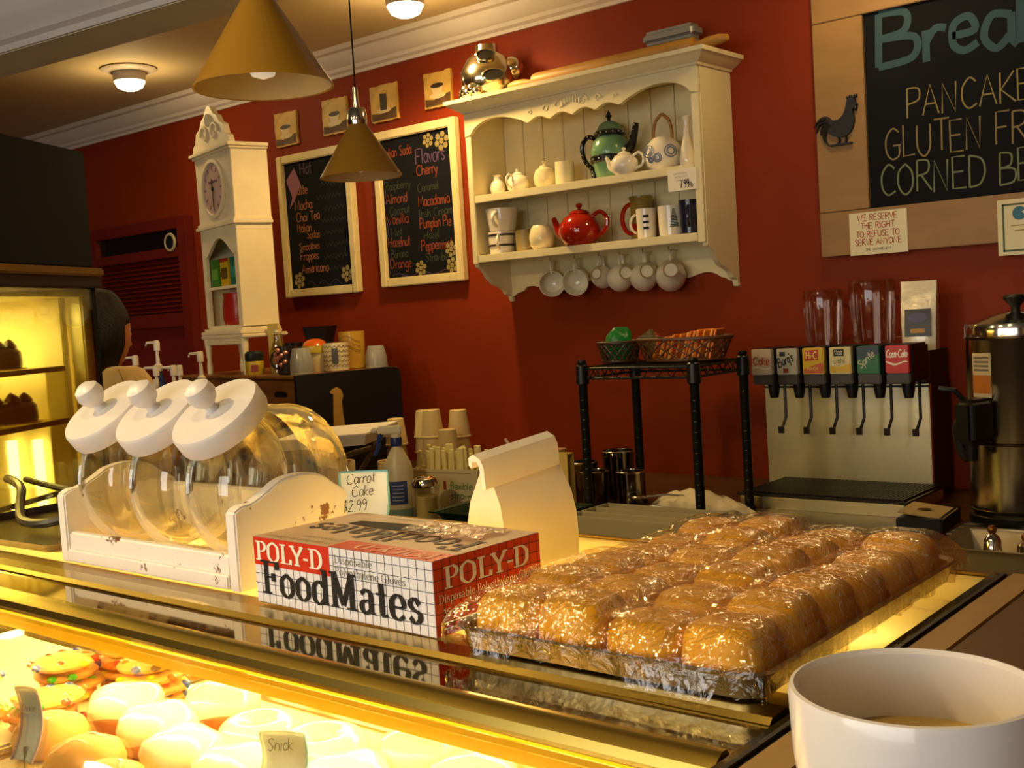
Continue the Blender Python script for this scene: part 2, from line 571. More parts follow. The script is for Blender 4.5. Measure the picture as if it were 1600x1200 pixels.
for x in (-3.5, -2.0, -.45, 1.04):
    wfr.box(x, x + .06, -3.13, -3.02, .75, 2.55)
wfr.box(-3.44, 1.04, -3.13, -3.02, .75, .81).box(-3.44, 1.04, -3.13, -3.02, 2.49, 2.55)
win = structure(wfr.build('window_1', m_trimw, smooth=0))
for x0, x1 in ((-3.44, -2.0), (-1.94, -.45), (-.39, 1.04)):
    MB().box(x0, x1, -3.085, -3.075, .81, 2.49).build('pane', m_glass, win, smooth=0)

# crown moulding along the red wall
cp = [(0, 2.57), (-.012, 2.57), (-.016, 2.582), (-.03, 2.59), (-.036, 2.603), (-.05, 2.612), (-.068, 2.637), (-.074, 2.655),
      (-.092, 2.66), (-.095, CZ), (0, CZ)]
structure(MB().prism([(WY + p[0], p[1]) for p in cp], -7, 2.2, 'yz').build('trim_1', m_trimw, smooth=25))
# ceiling beam in front of it with a moulding on the near side
ba = math.atan2(.135, 1.149)
bmx = Matrix.Translation((-3.37, 2.075, 0)) @ Matrix.Rotation(ba, 4, 'Z')
m_beam = M('beam_paint', '#cfc4a0', .7, var=.04)
structure(MB().box(-3.4, 5.3, -.19, 0, 2.45, CZ - .002, bmx).build('trim_2', m_beam, smooth=0))
bp = [(-.19, 2.452), (-.2, 2.452), (-.205, 2.47), (-.225, 2.48), (-.235, 2.5), (-.26, 2.52), (-.28, 2.56), (-.285, CZ - .002), (-.19, CZ - .002)]
structure(MB().prism(bp, -3.4, 5.3, 'yz', bmx).build('trim_3', m_trimw, smooth=25))

# red louvred door panel at the far left of the red wall
m_reddoor = M('dark_red_gloss_paint', '#6e1c0e', .45, var=.1, vsc=5)
dr = structure(MB().box(-5.78, -5.7, WY - .05, WY, .1, 2.1).box(-4.94, -4.86, WY - .05, WY, .1, 2.1)
               .box(-5.7, -4.94, WY - .05, WY, 2.04, 2.1).box(-5.7, -4.94, WY - .05, WY, 1.9, 1.95).box(-5.7, -4.94, WY - .05, WY, 1.55, 1.62)
               .box(-5.7, -4.94, WY - .05, WY, .1, .2).build('door_1', m_reddoor, bevel=.004))
sl = MB()
for i in range(12):
    z = 1.63 + i * .0225
    sl.prism([(WY - .035, z), (WY - .03, z + .003), (WY - .01, z + .022), (WY - .015, z + .019)], -5.7, -4.94, 'yz')
tag(sl.build('louver_slats', m_reddoor, dr, smooth=0), kind='stuff')
MB().box(-5.7, -4.94, WY - .012, WY - .002, 1.62, 1.9).build('panel', M('dark_red_shadow_gap', '#3a0a0a', .6), dr, smooth=0)
MB().box(-5.7, -4.94, WY - .02, WY - .002, .2, 1.55).build('panel', m_reddoor, dr, smooth=0)
MB().box(-5.7, -4.94, WY - .02, WY - .002, 1.95, 2.04).build('transom', M('dark_transom_glass', '#120c10', .15), dr, smooth=0)
tg = thing('round_mirror', 'small pale round object on the dark transom above the red louvred door', 'ornament', (-4.99, WY - .055, 1.975))
MB().tube([(.04 * cos(t), 0, .04 * sin(t)) for t in [i * pi / 10 for i in range(20)]], .008, 6, loop=True).build('ring', M('pale_cream_paint', '#b9a888', .4), tg)
MB().lathe([(.036, -.004), (.036, .004)], 20, mx=Matrix.Rotation(pi / 2, 4, 'X')).build('disc', M('dark_mirror', '#2c3434', .1, m=.6), tg)

# ------------------------------------------------------------------ ceiling lamps


m_lampem = M('lamp_glow', '#fff2c8', .5, em=25)


def ceiling_lamp(loc, label, power):
    t = thing('ceiling_lamp', label, 'lamp', loc, group='ceiling lamps along the red wall')
    MB().lathe([(.0, 0), (.115, 0), (.118, -.006), (.1, -.016), (.075, -.02), (.0, -.02)], 28).build('ceiling_plate', m_trimw, t)
    MB().lathe([(.07, -.018), (.068, -.052), (.066, -.056), (.06, -.056), (.058, -.02)], 28, caps=False).build('housing', m_trimw, t)
    MB().lathe([(.0, -.096), (.03, -.093), (.052, -.082), (.064, -.06), (.0, -.05)], 24).build('bulb', m_lampem, t)
    spot_light('ceiling_lamp_light', (loc[0], loc[1], loc[2] - .11), power, WARM, 165, .5, .05)
    pl = bpy.data.lights.new('lamp_glow_light', 'POINT')
    pl.energy = 3.2
    pl.color = WARM
    pl.shadow_soft_size = .05
    po = bpy.data.objects.new('lamp_glow_light', pl)
    COL.objects.link(po)
    po.location = (loc[0], loc[1], loc[2] - .15)
    return t


ceiling_lamp((-4.46, 2.85, CZ), 'round ceiling lamp glowing above the white clock cabinet', 5)
ceiling_lamp((-2.87, 2.96, CZ), 'round ceiling lamp glowing beside the crown moulding at the top of the photo', 46)
ceiling_lamp((-1.28, 3.0, CZ), 'round ceiling lamp above the tan framed breakfast board', 3)

# ------------------------------------------------------------------ amber cone pendants
m_amber = translucent('amber_frosted_glass', '#a07826', .35, .35)
m_amberin = translucent('pale_shade_lining', '#d8c496', .35, .5)


def pendant(loc, label):
    x, y, z = loc
    t = thing('pendant_lamp', label, 'lamp', loc, group='amber cone pendant lamps')
    R, H = .11, .142
    MB().lathe([(R, 0), (R - .002, .004), (.022, H), (.02, H)], 40, caps=False).build('lamp_shade', m_amber, t)
    MB().lathe([(R - .004, .001), (.02, H - .004)], 40, caps=False).build('shade_lining', m_amberin, t)
    MB().lathe([(.0, H - .01), (.024, H - .008), (.026, H + .004), (.025, H + .034), (.021, H + .04), (.008, H + .042), (.007, H + .095), (.0, H + .096)], 20).build('socket_cap', m_chrome, t)
    MB().tube([(0, 0, H + .09), (0, 0, CZ - z - .02)], .0022, 6).build('cord', m_black, t)
    MB().lathe([(0, CZ - z - .03), (.05, CZ - z - .026), (.055, CZ - z), (0, CZ - z)], 20).build('ceiling_rose', m_chrome, t)
    b = MB().lathe([(.0, .012), (.018, .018), (.026, .036), (.022, .055), (.012, .075), (.012, .11), (0, .11)], 16)
    b.build('bulb', M('frosted_bulb', '#f4ecd8', .15, em=.35), t)
    return t


pendant((-1.45, 1.165, 1.897), 'large looking amber glass cone pendant at the top left, nearest the camera')
pendant((-2.262, 2.122, 1.905), 'small looking amber glass cone pendant hanging in front of the two chalkboards')

# ------------------------------------------------------------------ framed chalkboards
CH = {k: M('chalk_' + k, c, .9) for k, c in dict(white='#cfc4b4', pink='#94607c', orange='#7c361a', green='#5c6830', violet='#5c4066', teal='#557f86',
      yellow='#948450', blue='#34505c', salmon='#9a6040', dimgreen='#343c26', dimviolet='#3e2e44').items()}


def flower(mb, x, z, y, r):
    for i in range(6):
        a = i * pi / 3 + .3
        c = Vector((x + cos(a) * r * .62, y, z + sin(a) * r * .62))
        c.y -= .00006 * i
        mb.add([c + Vector((cos(b) * r * .29, 0, sin(b) * r * .29)) for b in [j * pi / 4 for j in range(8)]], [tuple(range(8))])
    mb.add([Vector((x + cos(b) * r * .3, y - .0008, z + sin(b) * r * .3)) for b in [j * pi / 4 for j in range(8)]], [tuple(range(8))])


def scribble(mb, x, z, y, w, h, seed):
    r = random.Random(seed)
    n = int(w / h * 2.2) + 2
    pts = [Vector((x + w * i / n, y, z + h * (.5 + .45 * (-1) ** i * r.uniform(.4, 1)))) for i in range(n + 1)]
    mb.ribbon(pts, [Vector((0, 0, h * .08))] * len(pts))


def chalkboard(name, label, x0, x1, z0, z1, y=WY - .03, fw=.036):
    t = thing(name, label, 'chalkboard', ((x0 + x1) / 2, y + .028, z0))
    w, h = x1 - x0, z1 - z0
    fr = M('cream_frame_paint', '#e6d49a', .45, var=.06, vsc=12)
    MB().box(-w / 2 + fw * .7, w / 2 - fw * .7, -.016, -.004, fw * .7, h - fw * .7).build('slate', m_chalkboard, t, smooth=0)
    for a in (-1, 1):
        xs = sorted((a * w / 2, a * (w / 2 - fw)))
        MB().box(xs[0], xs[1], -.034, 0, 0, h).build('frame_rail', fr, t, bevel=.004)
    for zz in (0, h - fw):
        MB().box(-w / 2 + fw, w / 2 - fw, -.032, 0, zz, zz + fw).build('frame_rail', fr, t, bevel=.004)
    return t, w, h


def lettering(parent, mat, t_, o, hh, wgt, width=None, jit=.05, name='chalk_lettering'):
    k = MB()
    write(k, t_, o, EX, EZ, hh, wgt, jit=jit, width=width)
    return k.build(name, mat, parent, smooth=0)


cb, w, h = chalkboard('chalkboard', 'smaller cream framed chalkboard with drink names beside the white clock cabinet', -4.145, -3.656, 1.647, 2.286)
L = -w / 2 + .09
ly = -.0168
mb1, mb2, mb3 = MB(), MB(), MB()
for t_, zz, hh in (('Latte', 2.103, .042), ('Mocha', 2.038, .042), ('Chai Tea', 1.985, .04), ('Italian', 1.937, .038), ('Sodas', 1.905, .034), ('Smoothies', 1.855, .032),
                   ('Frappes', 1.812, .036), ('Americano', 1.752, .04)):
    lettering(cb, CH['salmon'], t_, (L + (.06 if t_ == 'Sodas' else 0) + (2.1 - zz) * .06, ly, zz - 1.647), hh, .13)
write(mb2, 'Hot', (-.1, ly, .545), EX, EZ, .05, .12)
for i in range(9):
    mb3 = MB()
    scribble(mb3, .0 + .02 * (i % 3), .1 + i * .053, ly, .16, .028, i)
    mb3.build('chalk_scribble', CH['dimgreen'], cb, smooth=0)
cup = [(-.2, .53), (-.14, .58), (-.1, .5), (-.155, .43), (-.19, .40), (-.165, .45)]
mcup = MB().add([(p[0], ly, p[1]) for p in cup], [tuple(range(6))])
for x, z in ((-.155, .075), (.165, .085)):
    mb4 = MB()
    flower(mb4, x, z, ly - .0005, .042)
    mb4.build('flower_decal', CH['yellow'], cb, smooth=0)
    wv = MB()
pts = [Vector((-.1 + .012 * i, ly, .055 + .012 * sin(i * .9))) for i in range(20)]
wv.ribbon(pts, [Vector((0, 0, .002))] * 20)
mb2.build('chalk_lettering', CH['violet'], cb, smooth=0)
mcup.build('chalk_cup_drawing', CH['pink'], cb, smooth=0)
wv.build('chalk_wave_line', CH['dimviolet'], cb, smooth=0)

cb, w, h = chalkboard('chalkboard', 'larger cream framed chalkboard listing syrup flavours beside the white wall hutch', -3.512, -3.04, 1.657, 2.302)
o1, o2, g1, v1, fl = MB(), MB(), MB(), MB(), MB()
write(o2, 'Italian Soda', (-.19, ly, .535), EX, EZ, .04, .12, width=.17)
write(v1, 'Flavors', (.0, ly, .487), EX, EZ, .06, .09, width=.165)
for t_, zz in (('Cherry', .44), ('Macadamia', .315), ('Pumpkin Pie', .225), ('Peppermint', .135)):
    lettering(cb, CH['orange'], t_, (.0, ly, zz), .042, .12, .175 if len(t_) > 7 else .12)
for t_, zz in (('Almond', .345), ('Vanilla', .258), ('Hazelnut', .165), ('Orange', .075)):
    lettering(cb, CH['orange'], t_, (-.19, ly, zz), .04, .12, .13)
for t_, x, zz in (('Caramel', .0, .375), ('Raspberry', -.19, .4), ('Coconut', -.17, .298), ('Irish Cream', .0, .27), ('Mint', -.17, .21), ('Hazel', .02, .18), ('Banana', -.18, .118), ('Strawberry', .02, .09)):
    lettering(cb, CH['dimgreen'], t_, (x, ly, zz), .034, .1, .017 * len(t_))
for x, z, r in ((.15, .562, .044), (.075, .575, .034), (.165, .13, .036), (.165, .066, .036), (-.01, .066, .036)):
    fl = MB()
    flower(fl, x, z, ly - .0005, r)
    fl.build('flower_decal', CH['yellow'], cb, smooth=0)
for s in (-1, 1):
    pts = [Vector((s * .195 + .008 * sin(i * .8), ly, .05 + .02 * i)) for i in range(25)]
    MB().ribbon(pts, [Vector((.0012, 0, 0))] * 25).build('chalk_wave_line', CH['violet'], cb, smooth=0)
pts = [Vector((-.18 + .02 * i, ly, .045 + .008 * sin(i * .9))) for i in range(19)]
MB().ribbon(pts, [Vector((0, 0, .0012))] * 19).build('chalk_wave_line', CH['violet'], cb, smooth=0)
o2.build('chalk_lettering', CH['orange'], cb, smooth=0)
v1.build('chalk_lettering', CH['violet'], cb, smooth=0)

# ------------------------------------------------------------------ four cafe picture tiles
m_tile = M('aged_picture_tile', '#c99f48', .5, var=.25, vsc=18)
m_tedge = M('picture_tile_shade', '#5b3d1c', .6, var=.5, vsc=25)
m_tpale = M('picture_cup_cream', '#d9c08a', .5)
m_tdark = M('picture_cup_dark', '#3a2a1c', .5)
TI = [(-4.085, 2.407, .15, .15, 'leftmost small picture tile above the smaller chalkboard, faint cup', 0),
      (-3.752, 2.414, .158, .15, 'small picture tile of a coffee cup with steam, partly behind the pendant lamp', 1),
      (-3.446, 2.42, .157, .148, 'small picture tile of a tall dark mug on a saucer, third from the left', 2),
      (-3.137, 2.424, .147, .138, 'small picture tile of a filled coffee cup closest to the white hutch', 3)]
for x, z, w, h, lab, k in TI:
    t = thing('picture_tile', lab, 'picture', (x, WY - .001, z - h / 2), group='cafe picture tiles')
    rr = random.Random(k)
    out = []
    for a0, a1, nn in (((-w / 2, 0), (w / 2, 0), 8), ((w / 2, 0), (w / 2, h), 8), ((w / 2, h), (-w / 2, h), 8), ((-w / 2, h), (-w / 2, 0), 8)):
        for i in range(nn):
            q = i / nn
            out.append((a0[0] + (a1[0] - a0[0]) * q + rr.uniform(-.003, .003), a0[1] + (a1[1] - a0[1]) * q + rr.uniform(-.003, .003)))
    MB().prism(out, -.012, 0).build('tile', m_tile, t, smooth=0)
    y = -.0126
    # brown foot of the picture
    MB().add([(-w / 2 + .004, y, .006), (w / 2 - .004, y, .006), (w / 2 - .004, y, .05), (.02, y, .042), (-.02, y, .03), (-w / 2 + .004, y, .038)],
             [(0, 1, 2, 3, 4, 5)]).build('printed_table', m_tedge, t, smooth=0)
    y -= .0004
    MB().add([(.045 * cos(a), y, .045 + .012 * sin(a)) for a in [i * pi / 8 for i in range(16)]], [tuple(range(16))]).build('printed_saucer', m_tpale, t, smooth=0)
    y -= .0004
    if k == 2:
        MB().add([(-.02, y, .045), (.02, y, .045), (.02, y, .11), (-.02, y, .115)], [(0, 1, 2, 3)]).build('printed_cup', m_tdark, t, smooth=0)
    else:
        MB().add([(-.02, y, .045), (.02, y, .045), (.036, y, .085), (-.036, y, .085)], [(0, 1, 2, 3)]).build('printed_cup', m_tpale, t, smooth=0)
        MB().add([(.036 * cos(a), y - .0003, .085 + .01 * sin(a)) for a in [i * pi / 8 for i in range(16)]], [tuple(range(16))]).build('printed_coffee', m_tdark, t, smooth=0)

# ------------------------------------------------------------------ breakfast board
bt = thing('menu_board', 'large tan framed chalkboard with breakfast menu on the right of the red wall', 'chalkboard', (-.72, WY, 1.632))
m_tan = M('tan_frame_wood', '#9a7440', .55, var=.1, vsc=5, stretch=(1, 1, 3))
BW, BH, BF = 1.63, .86, .155
MB().box(-BW / 2 + .14, BW / 2 - .14, -.02, -.002, .12, BH - .12).build('slate', m_chalkboard, bt, smooth=0)
MB().box(-BW / 2, -BW / 2 + BF + .004, -.034, 0, .136, BH - .15).build('frame_board', m_tan, bt, bevel=.002)
MB().box(BW / 2 - BF, BW / 2, -.034, 0, .136, BH - .15).build('frame_board', m_tan, bt, bevel=.002)
MB().box(-BW / 2, BW / 2, -.034, 0, 0, .134).build('frame_board', m_tan, bt, bevel=.002)
MB().box(-BW / 2, BW / 2, -.034, 0, BH - .148, BH).build('frame_board', m_tan, bt, bevel=.002)
by = -.0206
c1, c2, c3, c4 = MB(), MB(), MB(), MB()
write(c1, 'Breakfast', (-.615, by, .545), EX, EZ, .155, .14, jit=.04, width=.8)
write(c2, 'PANCAKES', (-.535, by, .385), EX, EZ, .085, .055, jit=.06, width=.4)
write(c3, 'GLUTEN FREE', (-.605, by, .275), EX, EZ, .09, .055, jit=.06, width=.5)
write(c4, 'CORNED BEEF', (-.622, by, .165), EX, EZ, .09, .06, jit=.06, width=.53)
c1.build('chalk_lettering', CH['blue'], bt, smooth=0)
c2.build('chalk_lettering', CH['yellow'], bt, smooth=0)
c3.build('chalk_lettering', M('chalk_buff', '#8c7a50', .9), bt, smooth=0)
c4.build('chalk_lettering', M('chalk_sage', '#74805a', .9), bt, smooth=0)

# iron rooster on the frame
m_iron = M('black_cast_iron', '#15110f', .5)
rt_ = thing('rooster_silhouette', 'black iron rooster silhouette hanging on the tan board frame', 'ornament', (-1.462, WY - .034, 1.965))
bo_ = cat_rom([(-.012, .03), (.012, .024), (.034, .032), (.048, .05), (.054, .075), (.05, .098), (.058, .112), (.066, .116), (.06, .122), (.056, .134), (.044, .138), (.033, .13), (.028, .112), (.018, .09), (.0, .078), (-.02, .078), (-.032, .064), (-.03, .044)], 3, loop=True)
MB().prism([tuple(p) for p in bo_], -.011, 0).build('body', m_iron, rt_, smooth=30)
for k in range(7):
    a = 2.0 + k * .27
    L_ = .05 + .008 * sin(k * 1.3)
    pts = [Vector((-.018 + L_ * q * cos(a + .9 * q * q), -.006, .066 + L_ * q * sin(a + .9 * q * q) * 1.1)) for q in [i / 8 for i in range(9)]]
    MB().tube(pts, [.006, .0062, .006, .0056, .0052, .0048, .0042, .0036, .0028], 7).build('tail_feather', m_iron, rt_)
for k in range(4):
    MB().ball((.036 + .008 * k, -.006, .139 + .003 * (k % 2)), .0062, 8).build('comb_point', m_iron, rt_)
MB().ball((.058, -.006, .106), .006, 8, sz=1.5).build('wattle', m_iron, rt_)
for x in (-.002, .02):
    MB().tube([(x, -.006, .034), (x + .006, -.006, .016), (x, -.006, .004)], .004, 6).build('leg', m_iron, rt_)
MB().box(-.028, .045, -.011, -.001, 0, .007).build('foot_bar', m_iron, rt_, bevel=.002)

# notices on the lower board
nt = thing('notice_sheet', 'white notice with red letters reserving the right to refuse service', 'sign', (-1.351, WY - .0345, 1.628))
MB().box(-.089, .089, -.002, 0, 0, .128).build('sheet', M('laminated_paper', '#e8dcae', .35), nt, smooth=0)
m_redink = M('red_ink', '#b4503a', .7)
rt = MB()
for t_, z, w in (('WE RESERVE', .103, .125), ('THE RIGHT', .078, .105), ('TO REFUSE TO', .053, .135), ('SERVE ANYONE', .029, .145)):
    lettering(nt, m_redink, t_, (-w / 2, -.0025, z), .018, .14, w, 0, 'red_lettering')
write(bl := MB(), 'THE MANAGEMENT', (-.04, -.0025, .012), EX, EZ, .007, .16, width=.08)
bl.build('small_lettering', M('black_ink', '#1c1a18', .7), nt, smooth=0)

ct = thing('certificate', 'framed certificate with a blue globe emblem at the right edge of the photo', 'certificate', (-.88, WY - .0345, 1.594))
MB().box(-.125, .125, -.004, 0, 0, .155).build('sheet', M('certificate_paper', '#dccf9a', .4), ct, smooth=0)
gb = MB()
for a in ((-.112, .112, .01, .015), (-.112, .112, .138, .143), (-.112, -.107, .01, .143), (.107, .112, .01, .143)):
    gb.box(a[0], a[1], -.0048, -.004, a[2], a[3])
gb.build('green_border', M('olive_green_ink', '#4c5a34', .6), ct, smooth=0)
em = MB()
em.add([(-.066 + .019 * cos(a), -.0046, .115 + .019 * sin(a)) for a in [i * pi / 10 for i in range(2, 20)]] + [(-.06, -.0046, .117)], [tuple(range(19))])
em.build('globe_emblem', M('teal_blue_ink', '#2f6f86', .6), ct, smooth=0)
ln = MB()
for i, (x, w) in enumerate(((-.055, .14), (-.09, .17), (-.08, .15), (-.04, .1))):
    rect(ln, (x, -.0045, (.108, .08, .066, .05)[i]), EX, EZ, w, .003)
ln.build('printed_lines', M('faded_brown_ink', '#a98f5c', .7), ct, smooth=0)

# ================================================================== white wall hutch
HX, HZ = -2.335, 1.57
ht = thing('wall_hutch', 'cream wall hutch with scalloped valance and two shelves of china', 'shelf', (HX, WY, HZ))
HWD, HD = .495, .2
# side panels: front edge curves back to the wall at the foot
sp = [(0, -.01), (-.012, -.008), (-.02, .012), (-.045, .02), (-.055, .035), (-.085, .05), (-.12, .06), (-.15, .085), (-.17, .11), (-HD, .125), (-HD, .69), (0, .69)]
for s in (-1, 1):
    xs = sorted((s * HWD, s * (HWD - .02)))
    MB().prism(sp, xs[0], xs[1], 'yz').build('side_panel', m_cream, ht, bevel=.002)
# face frame stiles, beyond the shelves' ends
for s in (-1, 1):
    xs = sorted((s * (HWD - .002), s * (HWD - .028)))
    MB().box(xs[0], xs[1], -HD - .012, -HD, .135, .603).build('face_stile', m_cream, ht, bevel=.002)
# planked back
npl = 10
pw = (2 * HWD - .04) / npl
for i in range(npl):
    x0 = -HWD + .02 + i * pw
    MB().box(x0 + .0012, x0 + pw - .0012, -.014, -.003, .15, .688).build('plank', m_cream, ht, bevel=.0035, seg=1)
MB().box(-HWD + .02, HWD - .02, -.003, 0, .14, .688).build('back_panel', M('cabinet_groove_shade', '#b5a472', .6), ht, smooth=0)
# scalloped apron
ap = [(-HWD + .02, .155), (-HWD + .02, .01)]
for i in range(61):
    u = -1 + 2 * i / 60
    a = abs(u)
    zz = .012 + .05 * (1 - a) ** .5 + .012 * cos(a * 15) * (1 if a < .9 else 0)
    ap.append((u * (HWD - .03), zz))
ap += [(HWD - .02, .01), (HWD - .02, .155)]
MB().prism(ap, -.016, -.002).build('apron', m_cream, ht, smooth=30)
for z in (.152, .37):
    MB().box(-HWD + .02, HWD - .02, -HD - .004, -.014, z, z + .015).build('shelf', m_cream, ht, bevel=.002)
    MB().box(-HWD + .029, HWD - .029, -HD - .012, -HD - .004, z - .012, z + .015).build('shelf_edge', m_cream, ht, bevel=.002)
# valance
va = [(-HWD + .002, .69), (-HWD + .002, .604)]
for i in range(81):
    u = -1 + 2 * i / 80
    a = abs(u)
    if a > .42:
        zz = .61 + .045 * max(0, sin(pi * max(0, 1 - (a - .42) / .58) ** .8)) ** .8
    else:
        zz = .606 + .018 * abs(sin(a / .42 * pi * 2)) + .004
    va.append((u * (HWD - .03), zz))
va += [(HWD - .002, .604), (HWD - .002, .69)]
MB().prism(va, -HD - .013, -HD + .006).build('valance', m_cream, ht, smooth=30)
orn = MB()
for s in (-1, 1):
    for k, (cx, r) in enumerate(((.05, .02), (.11, .014), (.18, .009))):
        pts = [(s * (cx + r * (1 - i / 14) * cos(i * .6)), -HD - .0125, .652 + r * (1 - i / 14) * sin(i * .6) - k * .003) for i in range(13)]
        orn.tube(pts, [.005 * (1 - i / 18) for i in range(13)], 6)
for i in range(-3, 4):
    orn.ball((i * .012, -HD - .012, .655 + .012 * (1 - abs(i) / 3)), .007, 8, sz=1.8)
orn.build('carved_ornament', m_cream, ht)
cr = [(0, .688), (.006, .689), (.009, .696), (.02, .702), (.034, .712), (.042, .719), (.05, .722), (.052, .735)]
rings = [[(-HWD - o, 0, z), (-HWD - o, -HD - .012 - o, z), (HWD + o, -HD - .012 - o, z), (HWD + o, 0, z)] for o, z in cr]
MB().loft(rings).build('cornice', m_cream, ht, smooth=25)
for x in (-.24, -.128, -.022, .068, .165, .27):
    MB().tube([(x, -.016, .128), (x, -.05, .128), (x, -.066, .122), (x, -.072, .132), (x, -.07, .142)], .0025, 6).build('hook', m_chrome, ht)

HTOP = HZ + .735
S1, S2 = HZ + .385, HZ + .167        # shelf surfaces
SY = 3.29


def ring_handle(mb, x, y, z, rx, rz_, r, ang=0., a0=-1.9, a1=1.9, n=12):
    """ear handle in a vertical plane turned by ang about z"""
    pts = []
    for i in range(n + 1):
        a = a0 + (a1 - a0) * i / n
        d = rx * cos(a)
        pts.append((x + d * cos(ang), y + d * sin(ang), z + rz_ * sin(a)))
    return mb.tube(pts, r, 7)


def mug(label, loc, r, h, mat, hang=.0, group=None, name='mug', taper=.92, handle=True, cat='mug', inv=False, inner=None):
    t = thing(name, label, cat, loc, group=group)
    pr = [(r * taper * .9, 0), (r * taper, .004), (r, h * .9), (r, h), (r - .0035, h), (r * taper - .004, .008), (0, .006)]
    if inv:
        pr = [(a, h - b) for a, b in pr]
    MB().lathe(pr, 28).build('cup_body', mat, t)
    if handle:
        hb = MB()
        ring_handle(hb, r * .93 * cos(hang), r * .93 * sin(hang), h * .52, r * .62, h * .3, max(.0045, r * .11), hang, -1.5, 1.5)
        hb.build('handle', mat, t)
    return t


def teapot(label, loc, R, H, mat, mat2, ang, name='teapot', group=None, spout=1., wide=1., cat='teapot', kh=.02):
    """spout points along ang; handle opposite"""
    t = thing(name, label, cat, loc, ang, group=group)
    MB().lathe([(R * .6, 0), (R * .66, .003), (R * .92, H * .22), (R, H * .45), (R * .93, H * .68), (R * .68, H * .9), (R * .45, H * .97), (R * .44, H)], 28).build('body', mat, t)
    lid = MB().lathe([(R * .46, H * .975), (R * .48, H), (R * .4, H * 1.06), (R * .2, H * 1.12), (0, H * 1.13)], 24).build('lid', mat2, t)
    MB().lathe([(R * .08, H * 1.11), (R * .07, H * 1.16), (R * .15, H * 1.22), (R * .13, H * 1.3), (0, H * 1.33)], 14).build('knob', mat2, lid)
    sp_ = [(R * .82, 0, H * .3), (R * 1.15, 0, H * .45), (R * 1.35 * spout, 0, H * .72), (R * 1.5 * spout, 0, H * .95)]
    sp_ = cat_rom(sp_, 4)
    MB().tube(sp_, [R * (.24 - .13 * i / (len(sp_) - 1)) for i in range(len(sp_))], 10).build('spout', mat2 if mat2 is not mat else mat, t)
    hp = cat_rom([(-R * .72, 0, H * .86), (-R * 1.15, 0, H * .98), (-R * 1.52, 0, H * .75), (-R * 1.4, 0, H * .4), (-R * .88, 0, H * .24)], 5)
    MB().tube(hp, R * .095, 8).build('handle', mat2, t)
    return t


# top shelf, left to right
t = thing('cream_jug', 'tiny white round creamer at the left end of the top hutch shelf', 'jug', (-2.772, SY, S1))
MB().lathe([(.016, 0), (.026, .012), (.03, .03), (.024, .05), (.014, .06), (.012, .072), (.016, .078), (.013, .078), (0, .06)], 20).build('body', m_china, t)
teapot('small white teapot with knobbed lid, second from the left on the top shelf', (-2.657, SY - .02, S1), .042, .066, m_china, m_china, pi * .5, spout=.9)
t = thing('lidded_pot', 'small ivory lidded pot in the middle left of the top shelf', 'pot', (-2.545, SY, S1))
MB().lathe([(.026, 0), (.04, .02), (.043, .045), (.034, .07), (.02, .078)], 22).build('body', m_china2, t)
MB().lathe([(.022, .077), (.02, .084), (.006, .088), (.01, .1), (0, .104)], 16).build('lid', m_china2, t)
mug('ivory handleless cup beside the green spotted teapot', (-2.448, SY - .01, S1), .034, .085, m_china2, handle=False, cat='cup', name='ivory_cup', taper=1.05)

# green spotted teapot
m_gpot = M('celadon_glaze', '#6e9a72', .2, var=.2, vsc=14, coat=.3)
m_spot = M('black_glaze', '#14161a', .2, coat=.3)
m_dot = M('pale_dots', '#cfd8c4', .4)
gt = thing('teapot', 'tall green teapot with black white-dotted spout, handle and lid on the top shelf', 'teapot', (-2.262, SY + .012, S1))
MB().lathe([(.04, 0), (.052, .006), (.062, .05), (.066, .06)], 28).build('lower_body', m_gpot, gt)
MB().lathe([(.067, .058), (.072, .064), (.072, .078), (.067, .084)], 28).build('body_band', m_spot, gt)
MB().lathe([(.067, .082), (.07, .095), (.062, .13), (.045, .15), (.044, .152)], 28).build('upper_body', m_gpot, gt)
lid = MB().lathe([(.05, .15), (.055, .155), (.054, .165), (.046, .17)], 28).build('lid_band', m_spot, gt)
ld = MB().lathe([(.047, .168), (.035, .19), (.02, .2), (0, .203)], 24).build('lid', m_gpot, gt)
MB().lathe([(.006, .2), (.006, .212), (.012, .218), (.003, .235), (0, .24)], 12).build('knob', m_spot, ld)
sp_ = cat_rom([(.055, 0, .09), (.085, 0, .105), (.1, 0, .14), (.112, 0, .18)], 5)
MB().tube(sp_, [.02 - .011 * i / 15 for i in range(16)], 10).build('spout', m_spot, gt)
hp = cat_rom([(-.05, 0, .14), (-.09, 0, .16), (-.12, 0, .13), (-.11, 0, .08), (-.08, 0, .045), (-.075, 0, .015), (-.065, 0, .0)], 5)
MB().tube(hp, .0085, 8).build('handle', m_spot, gt)
dt = MB()
for i in range(16):
    a = i * pi / 8
    dt.ball((.0735 * cos(a), .0735 * sin(a), .071), .0028, 6)
    dt.ball((.056 * cos(a), .056 * sin(a), .16), .0026, 6)
for i, p in enumerate(sp_[2::2]):
    dt.ball((p[0] - .002, p[1] - .013 + .0008 * i, p[2]), .0026, 6)
    dt.ball((p[0] - .009, p[1] - .009, p[2] + .004), .0024, 6)
for p in hp[1::2]:
    dt.ball((p[0], p[1] - .0075, p[2]), .0024, 6)
dt.build('white_dots', m_dot, gt)

teapot('squat white teapot in front of the green spotted teapot', (-2.155, SY - .066, S1), .048, .07, m_china, m_china, pi * 1.02, spout=.95)

